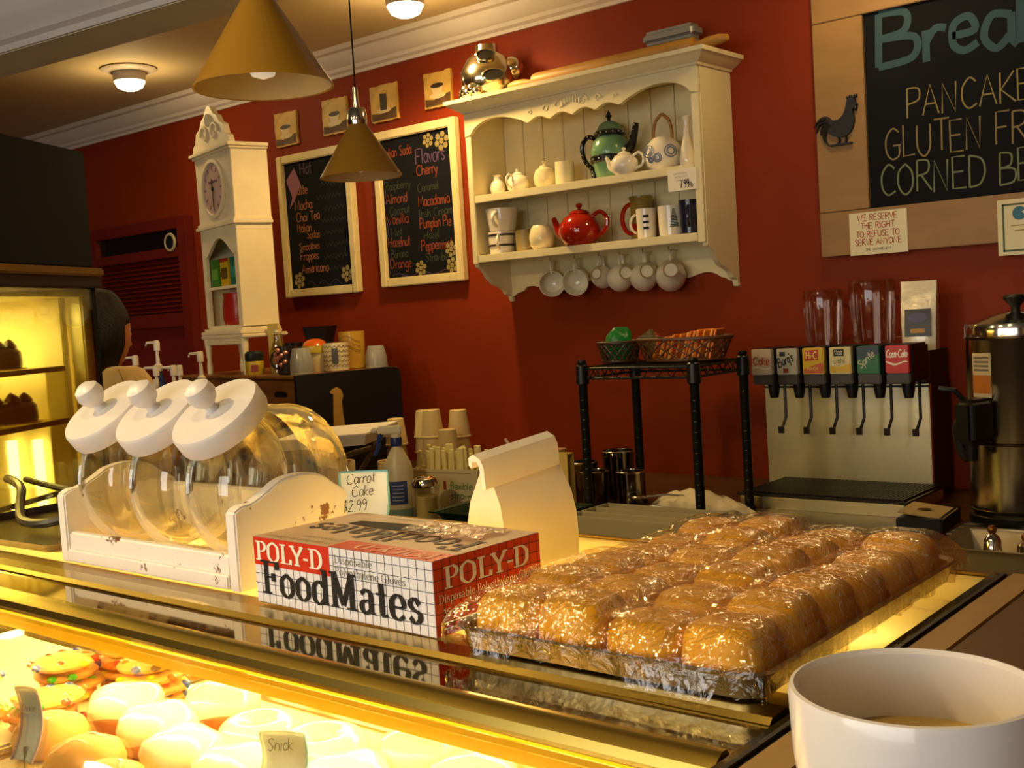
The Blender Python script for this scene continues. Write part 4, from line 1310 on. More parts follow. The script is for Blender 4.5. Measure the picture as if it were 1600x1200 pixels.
for i in range(26):
    x = -.105 + .21 * (i % 13) / 12 + rnd.uniform(-.004, .004)
    y = -.03 + .05 * (i // 13) + rnd.uniform(-.006, .006)
    t = thing('wrapped_straw', 'cream paper-wrapped straw standing in the white carton', 'straw', (-2.42 + x * cos(.12) - y * sin(.12), 2.58 + x * sin(.12) + y * cos(.12), BZ + .004), group='wrapped straws in the carton')
    hgt = .185 + rnd.uniform(-.012, .012)
    MB().box(-.0075, .0075, -.004, .004, 0, hgt).build('wrapper', m_straw, t, bevel=.002, seg=1)
    t.rotation_euler = (rnd.uniform(-.05, .05), rnd.uniform(-.05, .05), rnd.uniform(-.4, .4))

# napkin box with a white tray on top
nb = thing('napkin_box', 'black napkin box under the white tray behind the glass jars', 'box', (-2.99, 2.63, BZ))
MB().box(-.11, .11, -.07, .07, 0, .17).build('box_body', m_black, nb, bevel=.004)
MB().box(-.08, .08, -.0715, -.07, .04, .13).build('front_window', M('dark_grey_plastic', '#26262a', .4), nb, smooth=0)
wt_ = thing('white_tray', 'white flat tray tilted on the black napkin box', 'tray', (-3.0, 2.62, BZ + .19), rot=(radians(3), radians(-3), radians(20)))
rings = [[(sx * a, sy * b, z) for sx, sy in ((-1, -1), (1, -1), (1, 1), (-1, 1))] for a, b, z in ((.15, .1, 0), (.175, .125, .035), (.18, .13, .035), (.155, .105, -.004))]
MB().loft(rings, cap0=True, cap1=False).build('tray_body', M('white_foam', '#efe8da', .5), wt_, bevel=.002)
MB().box(-.178, .178, -.128, .128, .034, .038).build('lid_sheet', M('white_foam'), wt_, smooth=0)
# cream canisters and tongs behind the cake card
for i, (x, y, h_) in enumerate(((-2.8, 2.45, .15), (-2.69, 2.57, .14))):
    t = thing('cream_canister', ('cream cup with tongs in it' if i == 0 else 'cream canister right of the tongs') + ' behind the carrot cake card', 'canister', (x, y, BZ))
    MB().lathe([(.04, 0), (.042, .004), (.046, h_), (.044, h_ + .003), (.041, h_), (.038, .008), (0, .006)], 22).build('canister_body', M('cream_canister', '#d8b87a', .5), t)
tg_ = thing('serving_tongs', 'brown handled tongs leaning out of a cream cup', 'tongs', (-2.8, 2.45, BZ + .012))
m_bt = M('brown_handle_plastic', '#4a341c', .35)
MB().tube(cat_rom([(-.005, 0, 0), (-.02, 0, .1), (-.05, 0, .17), (-.01, 0, .15), (.07, .0, .17), (.13, .02, .185)], 5), .009, 8).build('handle', m_bt, tg_)
MB().tube(cat_rom([(.005, .01, 0), (.05, .02, .08), (.09, .03, .14), (.14, .03, .19), (.145, .02, .2)], 5), .009, 8).build('handle', m_bt, tg_)

# green tray, kraft napkins, cup with a straw
gt_ = thing('green_tray', 'dark green plastic tray with raised rim behind the paper bag', 'tray', (-2.08, 2.44, BZ), .04)
rings = [[(sx * a, sy * b, z) for sx, sy in ((-1, -1), (1, -1), (1, 1), (-1, 1))] for a, b, z in ((.16, .09, 0), (.185, .115, .045), (.2, .13, .048), (.2, .13, .044), (.18, .11, .04), (.155, .085, .006))]
MB().loft(rings).build('tray_body', M('dark_green_plastic', '#14301c', .35), gt_, bevel=.003)
MB().box(-.13, .13, -.07, .07, .0065, .012).build('liner', m_paper, gt_, smooth=0)
kn = thing('napkin_stack', 'stack of brown kraft napkins behind the straw carton', 'napkins', (-2.3, 2.8, BZ), .2)
for i in range(8):
    MB().box(-.11, .11, -.06, .06, i * .02, i * .02 + .018).build('napkin_fold', M('kraft_paper', '#a8794a', .8, var=.08), kn, bevel=.003, seg=1)
sw = thing('paper_cup', 'paper cup with a bent straw behind the white paper bag', 'cup', (-2.19, 2.66, BZ))
MB().lathe([(.03, 0), (.042, .1), (.0435, .103), (.0425, .106), (.041, .1), (.028, .004), (0, .004)], 22).build('cup_body', m_cup, sw)
MB().tube([(-.01, 0, .006), (-.042, -.01, .17), (-.07, -.015, .215)], .0045, 8).build('straw', M('pink_white_straw', '#d8b8a0', .4), sw)
ns = thing('menu_card', 'folded yellow paper card standing behind the white paper bag', 'card', (-2.06, 2.61, BZ), .08)
MB().box(-.075, .06, -.004, 0, 0, .185).build('card_sheet', M('yellow_paper', '#d8b860', .7), ns, smooth=0)
MB().box(-.075, .06, .03, .034, 0, .18).box(-.075, .06, 0, .032, .176, .18).build('card_back', M('yellow_paper'), ns, smooth=0)

# ------------------------------------------------------------------ steel cups
m_darksteel = M('dark_polished_steel', '#8a8272', .14, m=1.)
SCP = [(-2.07, 2.78, .045, .13, 'steel shaker cup just right of the folded bag top'), (-1.985, 2.72, .044, .115, 'steel cup behind the left rack post'),
       (-2.0, 2.87, .05, .155, 'tall dark steel pitcher behind the left rack post'), (-1.895, 2.775, .042, .11, 'short shiny steel cup between the left rack posts')]
for i, (x, y, r, h_, lab) in enumerate(SCP):
    t = thing('steel_cup', lab, 'cup', (x, y, BZ), group='steel cups on the back counter')
    MB().lathe([(r * .82, 0), (r * .85, .004), (r, h_ - .004), (r * 1.03, h_), (r * .97, h_), (r * .8, .01), (0, .008)], 26).build('cup_body', m_darksteel, t)
    MB().lathe([(r * 1.03, h_ - .003), (r * 1.06, h_ + .001), (r * 1.0, h_ + .003)], 26, caps=False).build('rolled_rim', m_chrome, t)

# cutlery tray
ctr = thing('cutlery_tray', 'grey plastic cutlery tray with long compartments under the wire rack', 'tray', (-1.645, 2.47, BZ))
m_gtray = M('grey_tray_plastic', '#b0a484', .5)
MB().box(-.19, .19, -.1, .1, 0, .008).build('tray_floor', m_gtray, ctr, smooth=0)
for y in (-.1, -.035, .03, .092):
    MB().box(-.19, .19, y, y + .008, .0, .055).build('divider', m_gtray, ctr, bevel=.002)
for x in (-.19, .182):
    MB().box(x, x + .008, -.092, .092, .0, .055).build('end_wall', m_gtray, ctr, bevel=.002)
tw = thing('towel', 'crumpled white cloth under the wire rack', 'towel', (-1.67, 2.8, BZ))
rr = random.Random(5)
prof = []
for i in range(25):
    x = -.17 + .34 * i / 24
    env = max(.05, sin(pi * i / 24)) ** .6
    prof.append([(x, -.06 * env + .008 * sin(i), .0)] + [(x + .004 * sin(j * 2 + i), -.06 * env + .12 * env * j / 9, (.03 + .045 * (1 - i / 30)) * env * (.55 + .45 * sin(pi * j / 9)) + .008 * sin(i * 1.3 + j * 1.7) * env) for j in range(10)] + [(x, .06 * env, 0)])
MB().loft(prof).build('cloth', M('white_cloth', '#dfd0b0', .9, var=.06), tw, smooth=60)
for i, (x, y, a) in enumerate(((-1.83, 2.72, .25), (-1.86, 2.7, .1))):
    t = thing('spoon', ('upper' if i == 0 else 'lower') + ' steel spoon handle sticking out of the white cloth', 'spoon', (x, y, BZ + .045 - .03 * i), a)
    MB().ball((0, 0, 0), .02, 12, sx=1.4, sz=.35).build('bowl', m_chrome, t)
    MB().tube([(.02, 0, .002), (.08, .01, .008), (.13, .015, .004)], [.004, .003, .003], 8).build('handle', m_chrome, t)

# ------------------------------------------------------------------ black wire rack with baskets
RX0, RX1, RY0, RY1, RT = -1.92, -1.556, 2.6, 2.868, 1.352
rk = thing('wire_rack', 'black wire shelf rack on four posts with baskets on top', 'rack', ((RX0 + RX1) / 2, (RY0 + RY1) / 2, BZ))
rw, rd, rh = (RX1 - RX0) / 2, (RY1 - RY0) / 2, RT - BZ
for sx in (-1, 1):
    for sy in (-1, 1):
        p = MB().lathe([(.013, 0), (.013, rh + .012), (.014, rh + .014), (.012, rh + .02), (0, rh + .022)], 14, (sx * rw, sy * rd, 0))
        for k in range(12):
            p.lathe([(.0132, .03 + k * .028), (.0138, .031 + k * .028), (.0132, .033 + k * .028)], 14, (sx * rw, sy * rd, 0), caps=False)
        po = p.build('post', m_blackm, rk)
        MB().lathe([(.0135, rh - .05), (.019, rh - .046), (.0175, rh + .004), (.0135, rh + .008)], 14, (sx * rw, sy * rd, 0)).build('collar', m_blackm, po)
        MB().lathe([(.017, 0), (.017, .012), (.0135, .014)], 14, (sx * rw, sy * rd, 0)).build('foot', m_blackm, po)
fr_ = MB()
for z in (rh - .004, rh - .032):
    for a, b in (((-rw, -rd), (rw, -rd)), ((rw, -rd), (rw, rd)), ((rw, rd), (-rw, rd)), ((-rw, rd), (-rw, -rd))):
        fr_.tube([(a[0], a[1], z), (b[0], b[1], z)], .0035, 6)
fr_.build('shelf_frame', m_blackm, rk)
trs = MB()
for y in (-rd, rd):
    pts = [(-rw + 2 * rw * i / 16, y, rh - .004 - (.028 if i % 2 else 0)) for i in range(17)]
    trs.tube(pts, .002, 5)
for x in (-rw, rw):
    pts = [(x, -rd + 2 * rd * i / 12, rh - .004 - (.028 if i % 2 else 0)) for i in range(13)]
    trs.tube(pts, .002, 5)
trs.build('truss_wire', m_blackm, rk)
for i in range(19):
    x = -rw + 2 * rw * (i + .5) / 19
    MB().tube([(x, -rd, rh), (x, rd, rh)], .0017, 5).build('shelf_wire', m_blackm, rk)


m_wick = M('dark_wicker', '#3e2210', .5, var=.3, vsc=30)
m_wick2 = M('brown_wicker', '#54290f', .5, var=.3, vsc=30)


def basket(label, loc, ax, ay, h_, mat, rz=0., flare=1.25):
    t = thing('wicker_basket', label, 'basket', loc, rz, group='baskets on the wire rack')
    MB().lathe([(0, .003), (1, .003), (1, .007), (0, .007)], 24, sx=ax / flare, sy=ay / flare).build('basket_floor', mat, t)
    wv_ = MB()
    n = 18
    for d in (-1, 1):
        for i in range(n):
            a0 = 2 * pi * i / n
            pts = []
            for k in range(7):
                u = k / 6
                f = (1 / flare) + (1 - 1 / flare) * u
                a = a0 + d * u * 2 * pi / n * 2.2
                pts.append((ax * f * cos(a), ay * f * sin(a), .005 + h_ * u))
            wv_.tube(pts, .0026, 5)
    wv_.build('weave', mat, t)
    for z, f in ((.004, 1 / flare), (h_ + .002, 1.0)):
        MB().tube([(ax * f * cos(a), ay * f * sin(a), z + .003) for a in [k * pi / 14 for k in range(28)]], .005, 6, loop=True).build('rim', mat, t)
    return t


basket('small round wicker basket holding a green bag on the rack', (-1.888, 2.745, RT + .002), .062, .062, .055, m_wick)
basket('long brown wicker basket full of orange packets on the rack', (-1.673, 2.75, RT + .002), .145, .075, .06, m_wick2, .05)
t = thing('green_bag', 'crumpled bright green plastic bag in the small basket', 'bag', (-1.886, 2.745, RT + .0095))
rings = []
for z, a in ((0, .6), (.025, .95), (.05, 1), (.075, .9), (.09, .5)):
    rings.append([(.043 * a * cos(q) * (1 + .12 * sin(3 * q + z * 60)), .038 * a * sin(q) * (1 + .12 * cos(4 * q)), z + .008 * sin(3 * q)) for q in [k * pi / 10 for k in range(20)]])
MB().loft(rings).build('bag_body', M('green_plastic_bag', '#0f7a34', .3, bump=.5, bs=50), t, smooth=50)
t = thing('red_packet', 'orange-red snack packet between the two baskets', 'packet', (-1.828, 2.825, RT + .004))
rings = []
for z, a in ((0, .7), (.02, 1), (.045, 1), (.07, .7), (.078, .3)):
    rings.append([(.036 * a * cos(q), .03 * a * sin(q) * (1 + .15 * sin(3 * q)), z + .004 * sin(2 * q)) for q in [k * pi / 9 for k in range(18)]])
MB().loft(rings).build('packet_body', M('orange_red_foil', '#a83a1c', .3, bump=.4, bs=40), t, smooth=50)
t = thing('brown_packet', 'crumpled olive brown packet at the left end of the long basket', 'packet', (-1.768, 2.76, RT + .0095))
MB().box(-.03, .03, -.005, .005, 0, .085, Matrix.Rotation(-.5, 4, 'Y')).build('packet_body', M('olive_packet', '#5e4c20', .5, bump=.5, bs=60), t, bevel=.004)
m_or = [M('orange_packet_a', '#ee9420', .5), M('orange_packet_b', '#f2b04c', .5), M('orange_packet_c', '#e2761c', .5)]
for i in range(15):
    t = thing('sugar_packet', '%s orange paper packet from the left in the long basket' % ('first second third fourth fifth sixth seventh eighth ninth tenth eleventh twelfth thirteenth fourteenth fifteenth'.split()[i]), 'packet', (-1.755 + .0125 * i, 2.745 + .006 * sin(i * 2.), RT + .0095), group='orange packets in the long basket')
    MB().box(-.003, .003, -.032, .032, 0, .062 + .0022 * min(i, 10)).build('packet_body', m_or[i % 3], t, bevel=.0015, seg=1)
    t.rotation_euler = (0, .35 - .03 * (i % 3), .15 * sin(i))

# ------------------------------------------------------------------ soda fountain
sf = thing('soda_fountain', 'steel soda fountain with six labelled valves against the red wall', 'dispenser', (-1.39, 3.2, BZ))
X0, X1 = -.275, .233        # splash panel, local
MB().box(X0 + .055, X1 + .03, -.29, .0, 0, .034).build('drip_base', m_steel, sf, bevel=.003)
MB().box(X0 + .045, X1 + .036, -.295, -.005, .034, .04).build('base_rim', M('dark_steel_rim', '#3a342c', .35, m=.6), sf, bevel=.002)
gr = MB()
for i in range(44):
    x = X0 + .065 + (X1 - X0 - .045) * i / 43
    gr.box(x, x + .004, -.28, -.015, .04, .046)
for y in (-.28, -.15, -.02):
    gr.box(X0 + .06, X1 + .02, y, y + .006, .0395, .0455)
gr.build('drip_grille', M('black_drip_grille', '#0c0a10', .5), sf, smooth=0)
MB().box(X0, X1, 0, .02, 0, .33).build('splash_panel', m_steel, sf, bevel=.002)
MB().box(X0 + .005, X1 - .002, .02, .17, 0, .42).build('tower_body', M('dark_tower_metal', '#2a2622', .4, m=.5), sf, bevel=.003)
MB().box(X0, X1, -.03, .02, .33, .418).build('head', M('grey_head_metal', '#4a4c44', .3, m=.6), sf, bevel=.003)
MB().box(X0, X1, -.002, 0, .318, .324).build('seam', m_black, sf, smooth=0)
m_vgrey = M('grey_valve_plastic', '#3c3630', .45)
labels = ['#c8b8a4', '#b9b4a0', '#d8b42c', '#d2c690', '#1c6a34', '#c4200e']
EXL = EX


def valve(i):
    x = -.19 + .0806 * i
    v = MB().box(x - .034, x + .034, -.16, -.03, .345, .448).build('valve_body', m_black, sf, bevel=.006)
    MB().box(x - .033, x + .033, -.172, -.15, .343, .372).build('valve_base', m_vgrey, v, bevel=.003)
    MB().box(x - .032, x + .032, -.177, -.158, .372, .447).build('label_plate', M('valve_label_%d' % i, labels[i], .3), v, bevel=.002)
    MB().lathe([(.012, .3), (.016, .32), (.018, .345)], 16, (x + .008, -.12, 0)).build('nozzle', m_black, v)
    lv = MB()
    lv.tube([(x + .025, -.085, .345), (x + .025, -.085, .24), (x + .018, -.1, .205)], .0045, 8)
    lv.box(x + .008, x + .024, -.106, -.098, .192, .212)
    lv.build('lever', M('dark_lever', '#2c261c', .3, m=.6), v)
    y = -.1775
    w_ = MB()
    if i == 0:
        write(w_, 'Coke', (x - .026, y, .402), EX, EZ, .022, .16, width=.052)
        w_.build('lettering', M('coke_red', '#b4402c', .5), v, smooth=0)
        k = MB()
        k.ribbon([Vector((x - .028 + .056 * q / 8, y, .392 + .003 * sin(q * .8))) for q in range(9)], [Vector((0, 0, .0015))] * 9)
        k.build('swoosh', m_paper, v, smooth=0)
    elif i == 1:
        write(w_, "Barq's", (x - .024, y, .392), (1, 0, .45), (-.3, 0, 1), .026, .13, width=.052)
        w_.box(x - .022, x - .004, y, y + .0004, .425, .438)
        w_.build('lettering', m_ink, v, smooth=0)
        k = MB().box(x - .012, x + .004, y, y + .0004, .377, .39)
        k.build('red_mark', M('red_label'), v, smooth=0)
    elif i == 2:
        w_.add([(x - .026, y, .41), (x + .016, y, .412), (x + .018, y, .442), (x - .024, y, .44)], [(0, 1, 2, 3)])
        w_.build('red_square', M('hot_red', '#b83414', .5), v, smooth=0)
        k = MB().add([(x - .03, y, .375), (x + .03, y, .375), (x + .03, y, .405), (x + .008, y, .4), (x - .03, y, .386)], [(0, 1, 2, 3, 4)])
        k.build('orange_swirl', M('orange_pink_print', '#c8603a', .5), v, smooth=0)
        k = MB()
        write(k, 'Hi-C', (x - .02, y - .0004, .416), EX, EZ, .02, .14, width=.034)
        write(k, 'PUNCH', (x - .018, y - .0004, .384), EX, EZ, .008, .16, width=.034)
        k.build('lettering', M('lemon_print', '#e8d060', .5), v, smooth=0)
    elif i == 3:
        w_.box(x - .018, x + .012, y, y + .0004, .422, .441)
        w_.build('black_block', m_ink, v, smooth=0)
        k = MB()
        write(k, 'Minute', (x - .015, y - .0004, .433), EX, EZ, .006, .16, width=.024)
        write(k, 'Maid', (x - .013, y - .0004, .425), EX, EZ, .006, .16, width=.02)
        k.build('block_lettering', m_paper, v, smooth=0)
        k = MB()
        write(k, 'Light', (x - .02, y, .402), EX, EZ, .016, .14, width=.036)
        k.build('lettering', M('olive_print', '#7a7440', .5), v, smooth=0)
        k = MB().add([(x - .03, y, .376), (x + .03, y, .376), (x + .03, y, .402), (x + .0, y, .392), (x - .03, y, .396)], [(0, 1, 2, 3, 4)])
        k.build('lemon_print', M('lemon_yellow_print', '#d2a82c', .5), v, smooth=0)
    elif i == 4:
        w_.add([(x - .031, y, .41), (x + .031, y, .425), (x + .031, y, .446), (x - .031, y, .446)], [(0, 1, 2, 3)])
        w_.build('blue_sky_print', M('sprite_blue', '#23384c', .4), v, smooth=0)
        k = MB()
        write(k, 'Sprite', (x - .02, y - .0004, .386), (1, 0, .9), (-.6, 0, 1), .02, .16, width=.056)
        k.build('lettering', M('silver_print', '#b8b49a', .5), v, smooth=0)
    else:
        write(w_, 'Coca-Cola', (x - .029, y, .416), EX, EZ, .02, .14, width=.058, shear=.2)
        w_.ribbon([Vector((x - .03 + .06 * q / 10, y, .4 + .004 * sin(q * .65 + 2))) for q in range(11)], [Vector((0, 0, .003 - .002 * abs(q - 3) / 8)) for q in range(11)])
        w_.build('lettering', m_paper, v, smooth=0)


for i in range(6):
    valve(i)

m_clear = thin_glass('clear_plastic', '#f1e6de', .05, .06, edge=.4)
for x, r, h_, lab in ((-1.5, .055, .19, 'smaller clear plastic pitcher upside down on the left of the soda fountain'), (-1.345, .062, .21, 'larger clear plastic pitcher upside down beside the coffee bag')):
    t = thing('clear_pitcher', lab, 'pitcher', (x, 3.285, BZ + .4205))
    pr = [(r * .86, 0), (r * .9, .004), (r * .93, .02), (r * 1.06, h_ * .7), (r * 1.08, h_ - .012), (r * 1.02, h_), (0, h_)]
    MB().lathe(pr, 30, caps=False).build('pitcher_body', m_clear, t)
    MB().lathe([(r * .86, 0), (r * .9, -.0), (r * .9, .006), (r * .86, .006)], 30, caps=False).build('rim', m_clear, t)
    hb = MB()
    hb.tube(cat_rom([(r * .98, 0, h_ * .2), (r * 1.6, 0, h_ * .26), (r * 1.65, 0, h_ * .6), (r * 1.04, 0, h_ * .75)], 5), .007, 8, mx=Matrix.Rotation(.6, 4, 'Z'))
    hb.build('handle', m_clear, t)
    rb = MB()
    for k in range(10):
        a = k * pi / 5
        rb.tube([(r * .94 * cos(a), r * .94 * sin(a), .03), (r * 1.07 * cos(a), r * 1.07 * sin(a), h_ * .72)], .0022, 5)
    rb.build('facet_rib', m_clear, t)

cbg = thing('coffee_bag', 'white and gold coffee bag with a black label on the soda fountain', 'bag', (-1.2, 3.27, BZ + .4205), .12)
rings = []
for k in range(9):
    u = k / 8
    z = .198 * u
    dp = .032 * (1 - u ** 2.2) + .002
    wd = .046 + .004 * u
    rings.append([(wd * cx, dp * cy + .002 * sin(u * 20 + cx * 3), z) for cx, cy in ((-1, -.7), (-.5, -1), (0, -1.05), (.5, -1), (1, -.7), (1, .7), (.5, 1), (0, 1.05), (-.5, 1), (-1, .7))])
MB().loft(rings).build('bag_body', M('white_gold_foil', '#e8dcc0', .28, m=.2, var=.12, vsc=18, bump=.25, bs=30), cbg, smooth=50)


def bagpt(x, z, off=.0012):
    u = z / .198
    dp = .032 * (1 - u ** 2.2) + .002
    e = 1.05 if abs(x) < .005 else 1.0
    return (x, -dp * (1.05 - .05 * min(1, abs(x) / .024)) - off - .0015, z)


def bagpatch(mb, x0, x1, z0, z1, off):
    nx, nz = 8, 6
    rows = [[bagpt(x0 + (x1 - x0) * i / nx, z0 + (z1 - z0) * j / nz, off) for i in range(nx + 1)] for j in range(nz + 1)]
    return mb.loft(rows, closed=False)


bagpatch(MB(), -.036, .036, .04, .118, .0012).build('black_label', M('black_label', '#141012', .4), cbg)
el = MB()
el.add([bagpt(.028 * cos(a), .094 + .014 * sin(a), .0024) for a in [k * pi / 12 for k in range(24)]], [tuple(range(24))])
el.build('blue_oval', M('violet_blue_print', '#4c4a6c', .5), cbg, smooth=0)
bagpatch(MB(), -.02, .02, .05, .062, .0024).build('gold_strip', M('gold_print', '#b8862c', .5), cbg)

# ------------------------------------------------------------------ coffee urn
ur = thing('coffee_urn', 'tall steel coffee urn with black faucet at the right edge of the photo', 'urn', (-.858, 2.99, BZ))
MB().lathe([(.125, 0), (.125, .02), (.12, .022)], 40).build('base_ring', m_black, ur)
MB().lathe([(.119, .022), (.119, .46), (.12, .462)], 48).build('body', M('urn_steel', '#cfc3a0', .2, m=1., bump=.02, bs=150, stretch=(30, 30, 1)), ur)
for z in (.03, .2, .462):
    MB().lathe([(.119, z), (.1225, z + .002), (.1225, z + .006), (.119, z + .008)], 48, caps=False).build('band', M('dark_band_metal', '#4a3c22', .25, m=.9), ur)
MB().lathe([(.121, .468), (.122, .49), (.119, .5), (.1, .506), (.06, .52), (.02, .528), (0, .528)], 48).build('lid', m_chrome, ur)
MB().lathe([(.01, .526), (.012, .54), (.026, .555), (.03, .562), (.022, .568), (0, .568)], 20).build('lid_knob', m_black, ur)
fa = -1.98  # faucet faces the camera side


def urnmx(a):
    return Matrix.Rotation(a + pi / 2, 4, 'Z')


lb = MB()
lb.loft([[(.1198 * cos(a), .1198 * sin(a), z) for a in [fa - .33 + .5 * k / 10 for k in range(11)]] for z in (.32, .43)], closed=False)
lbo = lb.build('label', M('pale_label', '#c8b488', .5), ur)
lb = MB()
lb.loft([[(.1203 * cos(a), .1203 * sin(a), z) for a in [fa - .32 + .48 * k / 10 for k in range(11)]] for z in (.33, .375)], closed=False)
lb.build('orange_print', M('orange_print', '#b86a1c', .5), lbo)
lb = MB()
for q in range(4):
    lb.loft([[(.1203 * cos(a), .1203 * sin(a), z) for a in [fa - .28 + .4 * k / 10 for k in range(11)]] for z in (.385 + q * .01, .39 + q * .01)], closed=False)
lb.build('printed_lines', M('grey_print', '#6c6450', .6), lbo)
fm_ = urnmx(fa)
f_ = MB().box(-.03, .03, -.2, -.115, .21, .32, fm_).build('faucet_body', m_black, ur, bevel=.012, seg=3)
MB().lathe([(.014, .17), (.017, .21), (.02, .24)], 14, (0, -.17, 0), mx=fm_).build('spout', m_black, f_)
MB().tube([fm_ @ Vector(p) for p in ((-.01, -.17, .31), (-.02, -.2, .345), (-.05, -.22, .35))], .007, 8).build('lever', m_black, f_)
MB().tube([fm_ @ Vector(p) for p in cat_rom([(-.03, -.15, .29), (-.05, -.16, .25), (-.045, -.16, .2), (-.02, -.16, .17)], 4)], .012, 8).build('side_handle', m_black, f_)

# black box with a card, drip mat, steel pan with shakers
bb = thing('black_box', 'small black box with a cream card on it beside the soda fountain', 'box', (-1.04, 2.85, BZ), .1)
MB().box(-.055, .055, -.11, .09, 0, .035).build('box_body', m_black, bb, bevel=.003)
MB().box(-.06, .05, -.09, .06, .037, .04, Matrix.Rotation(.12, 4, 'Y')).build('card', M('cream_card', '#b8a06a', .7), bb, smooth=0)
MB().add([(.02 * cos(a) - .01, .015 * sin(a) - .02, .0432) for a in [k * pi / 8 for k in range(16)]], [tuple(range(16))]).build('dark_spot', M('dark_print', '#3a2418', .7), bb, smooth=0)
gm = thing('drip_grate', 'black grate with bright rods in front of the coffee urn', 'grate', (-.82, 2.75, BZ))
MB().box(-.13, .2, -.08, .08, 0, .012).build('grate_tray', m_black, gm, bevel=.002)
for k in range(11):
    MB().tube([(-.12, -.07 + .014 * k, .016), (.19, -.07 + .014 * k, .016)], .0025, 6).build('rod', m_darksteel if k % 3 == 0 else m_blackm, gm)
pn = thing('steel_pan', 'shallow steel pan holding shakers at the right edge of the back counter', 'pan', (-.68, 2.5, BZ))
rings = [[(sx * a, sy * b, z) for sx, sy in ((-1, -1), (1, -1), (1, 1), (-1, 1))] for a, b, z in ((.17, .09, 0), (.18, .1, .05), (.195, .115, .052), (.195, .115, .049), (.176, .096, .048), (.165, .085, .004))]
MB().loft(rings).build('pan_body', M('dull_steel', '#a89878', .3, m=.9), pn, bevel=.003)
for x, y, hh, lab in ((-.78, 2.5, .075, 'taller steel shaker with round knob in the steel pan'), (-.72, 2.53, .055, 'shorter steel shaker behind the knobbed one')):
    t = thing('steel_shaker', lab, 'shaker', (x, y, BZ + .005))
    MB().lathe([(.018, 0), (.02, .003), (.018, hh * .6), (.012, hh * .72), (.006, hh * .8)], 16).build('shaker_body', m_chrome, t)
    MB().ball((0, 0, hh * .9), .01, 12).build('knob', M('copper_knob', '#8a5a2c', .3, m=.8), t)

# ================================================================== front display case
dc = thing('display_case', 'long glass bakery case with brass rails across the foreground', 'display case', (-1.24, .85, 0))
DX0, DX1 = -2.05, -.402
DZ = 1.2


def pin(o, T):
    o.location = -T.location
    return o


m_frostdeck = translucent('frosted_white_glass', '#f6ecc4', .62, .12)
m_casein = M('cream_case_interior', '#e8d9a0', .5)
pin(MB().box(DX0, -.392, .44, 1.27, 0, .76).build('base_cabinet', M('dark_brown_laminate', '#3a2413', .4, var=.1), dc, smooth=0), dc)
pin(MB().box(DX0, DX1, .43, 1.25, .76, .79).build('case_floor', m_casein, dc, smooth=0), dc)
pin(MB().box(DX0, DX1, 1.245, 1.262, .79, 1.185).build('back_wall', m_casein, dc, smooth=0), dc)
gc = [(.662, 1.184), (.6, 1.156), (.545, 1.122), (.495, 1.075), (.46, 1.01), (.44, .92), (.432, .79)]
gcs = [tuple(p) for p in cat_rom(gc, 5)]
# end walls follow the curve of the glass
endp = [(p[0] + .004, p[1]) for p in gcs] + [(1.262, .79), (1.262, 1.19), (.68, 1.19)]
pin(MB().prism(endp, -.402, -.392, 'yz').build('end_wall', M('dark_end_wall', '#241a0e', .3), dc, smooth=0), dc)
pin(MB().prism(endp, DX0 - .015, DX0, 'yz').build('end_wall', M('dark_end_wall'), dc, smooth=0), dc)
pin(MB().prism([(.655, 1.19), (.655, 1.2), (1.27, 1.203), (1.27, 1.19)], -.401, -.388, 'yz').build('end_rail', M('dark_green_glass_edge', '#2c2a12', .12, coat=.4), dc, bevel=.002), dc)
pin(MB().box(-.389, -.379, .45, 1.27, 1.15, 1.206).build('gasket', m_black, dc, bevel=.003), dc)
pin(MB().prism(gcs + [(p[0] + .004, p[1] - .003) for p in gcs[::-1]], DX0, DX1, 'yz').build('front_glass', m_glass, dc), dc)
# deck
for y0, y1 in ((.823, 1.11), (1.113, 1.152), (1.155, 1.262)):
    pin(MB().box(DX0, DX1, y0, y1, 1.19, DZ).build('deck_panel', m_frostdeck, dc, smooth=0), dc)
pin(MB().box(DX0, -.392, 1.264, 1.278, 1.17, 1.203).build('back_rail', m_brass, dc, bevel=.003), dc)
# rails along the front
pin(MB().prism([(.757, 1.19), (.755, 1.199), (.76, 1.2035), (.784, 1.2045), (.789, 1.2), (.789, 1.19)], DX0, -.402, 'yz').build('brass_rail', m_brass, dc, smooth=20), dc)
pin(MB().box(DX0, -.402, .7895, .822, 1.19, 1.2003).build('edge_plate', M('aged_gold_plate', '#9a7a30', .3, m=.9, var=.15, vsc=10), dc, smooth=0), dc)
pin(MB().box(DX0, -.402, .694, .757, 1.19, 1.1975).build('mirror_strip', m_gold, dc, smooth=0), dc)
pin(MB().prism([(.694, 1.186), (.694, 1.199), (.69, 1.203), (.684, 1.203), (.678, 1.2), (.671, 1.195), (.668, 1.188), (.669, 1.183), (.674, 1.181)], DX0, -.402, 'yz').build('nose_rail', M('champagne_metal', '#dcbc5c', .25, m=1.), dc, smooth=30), dc)
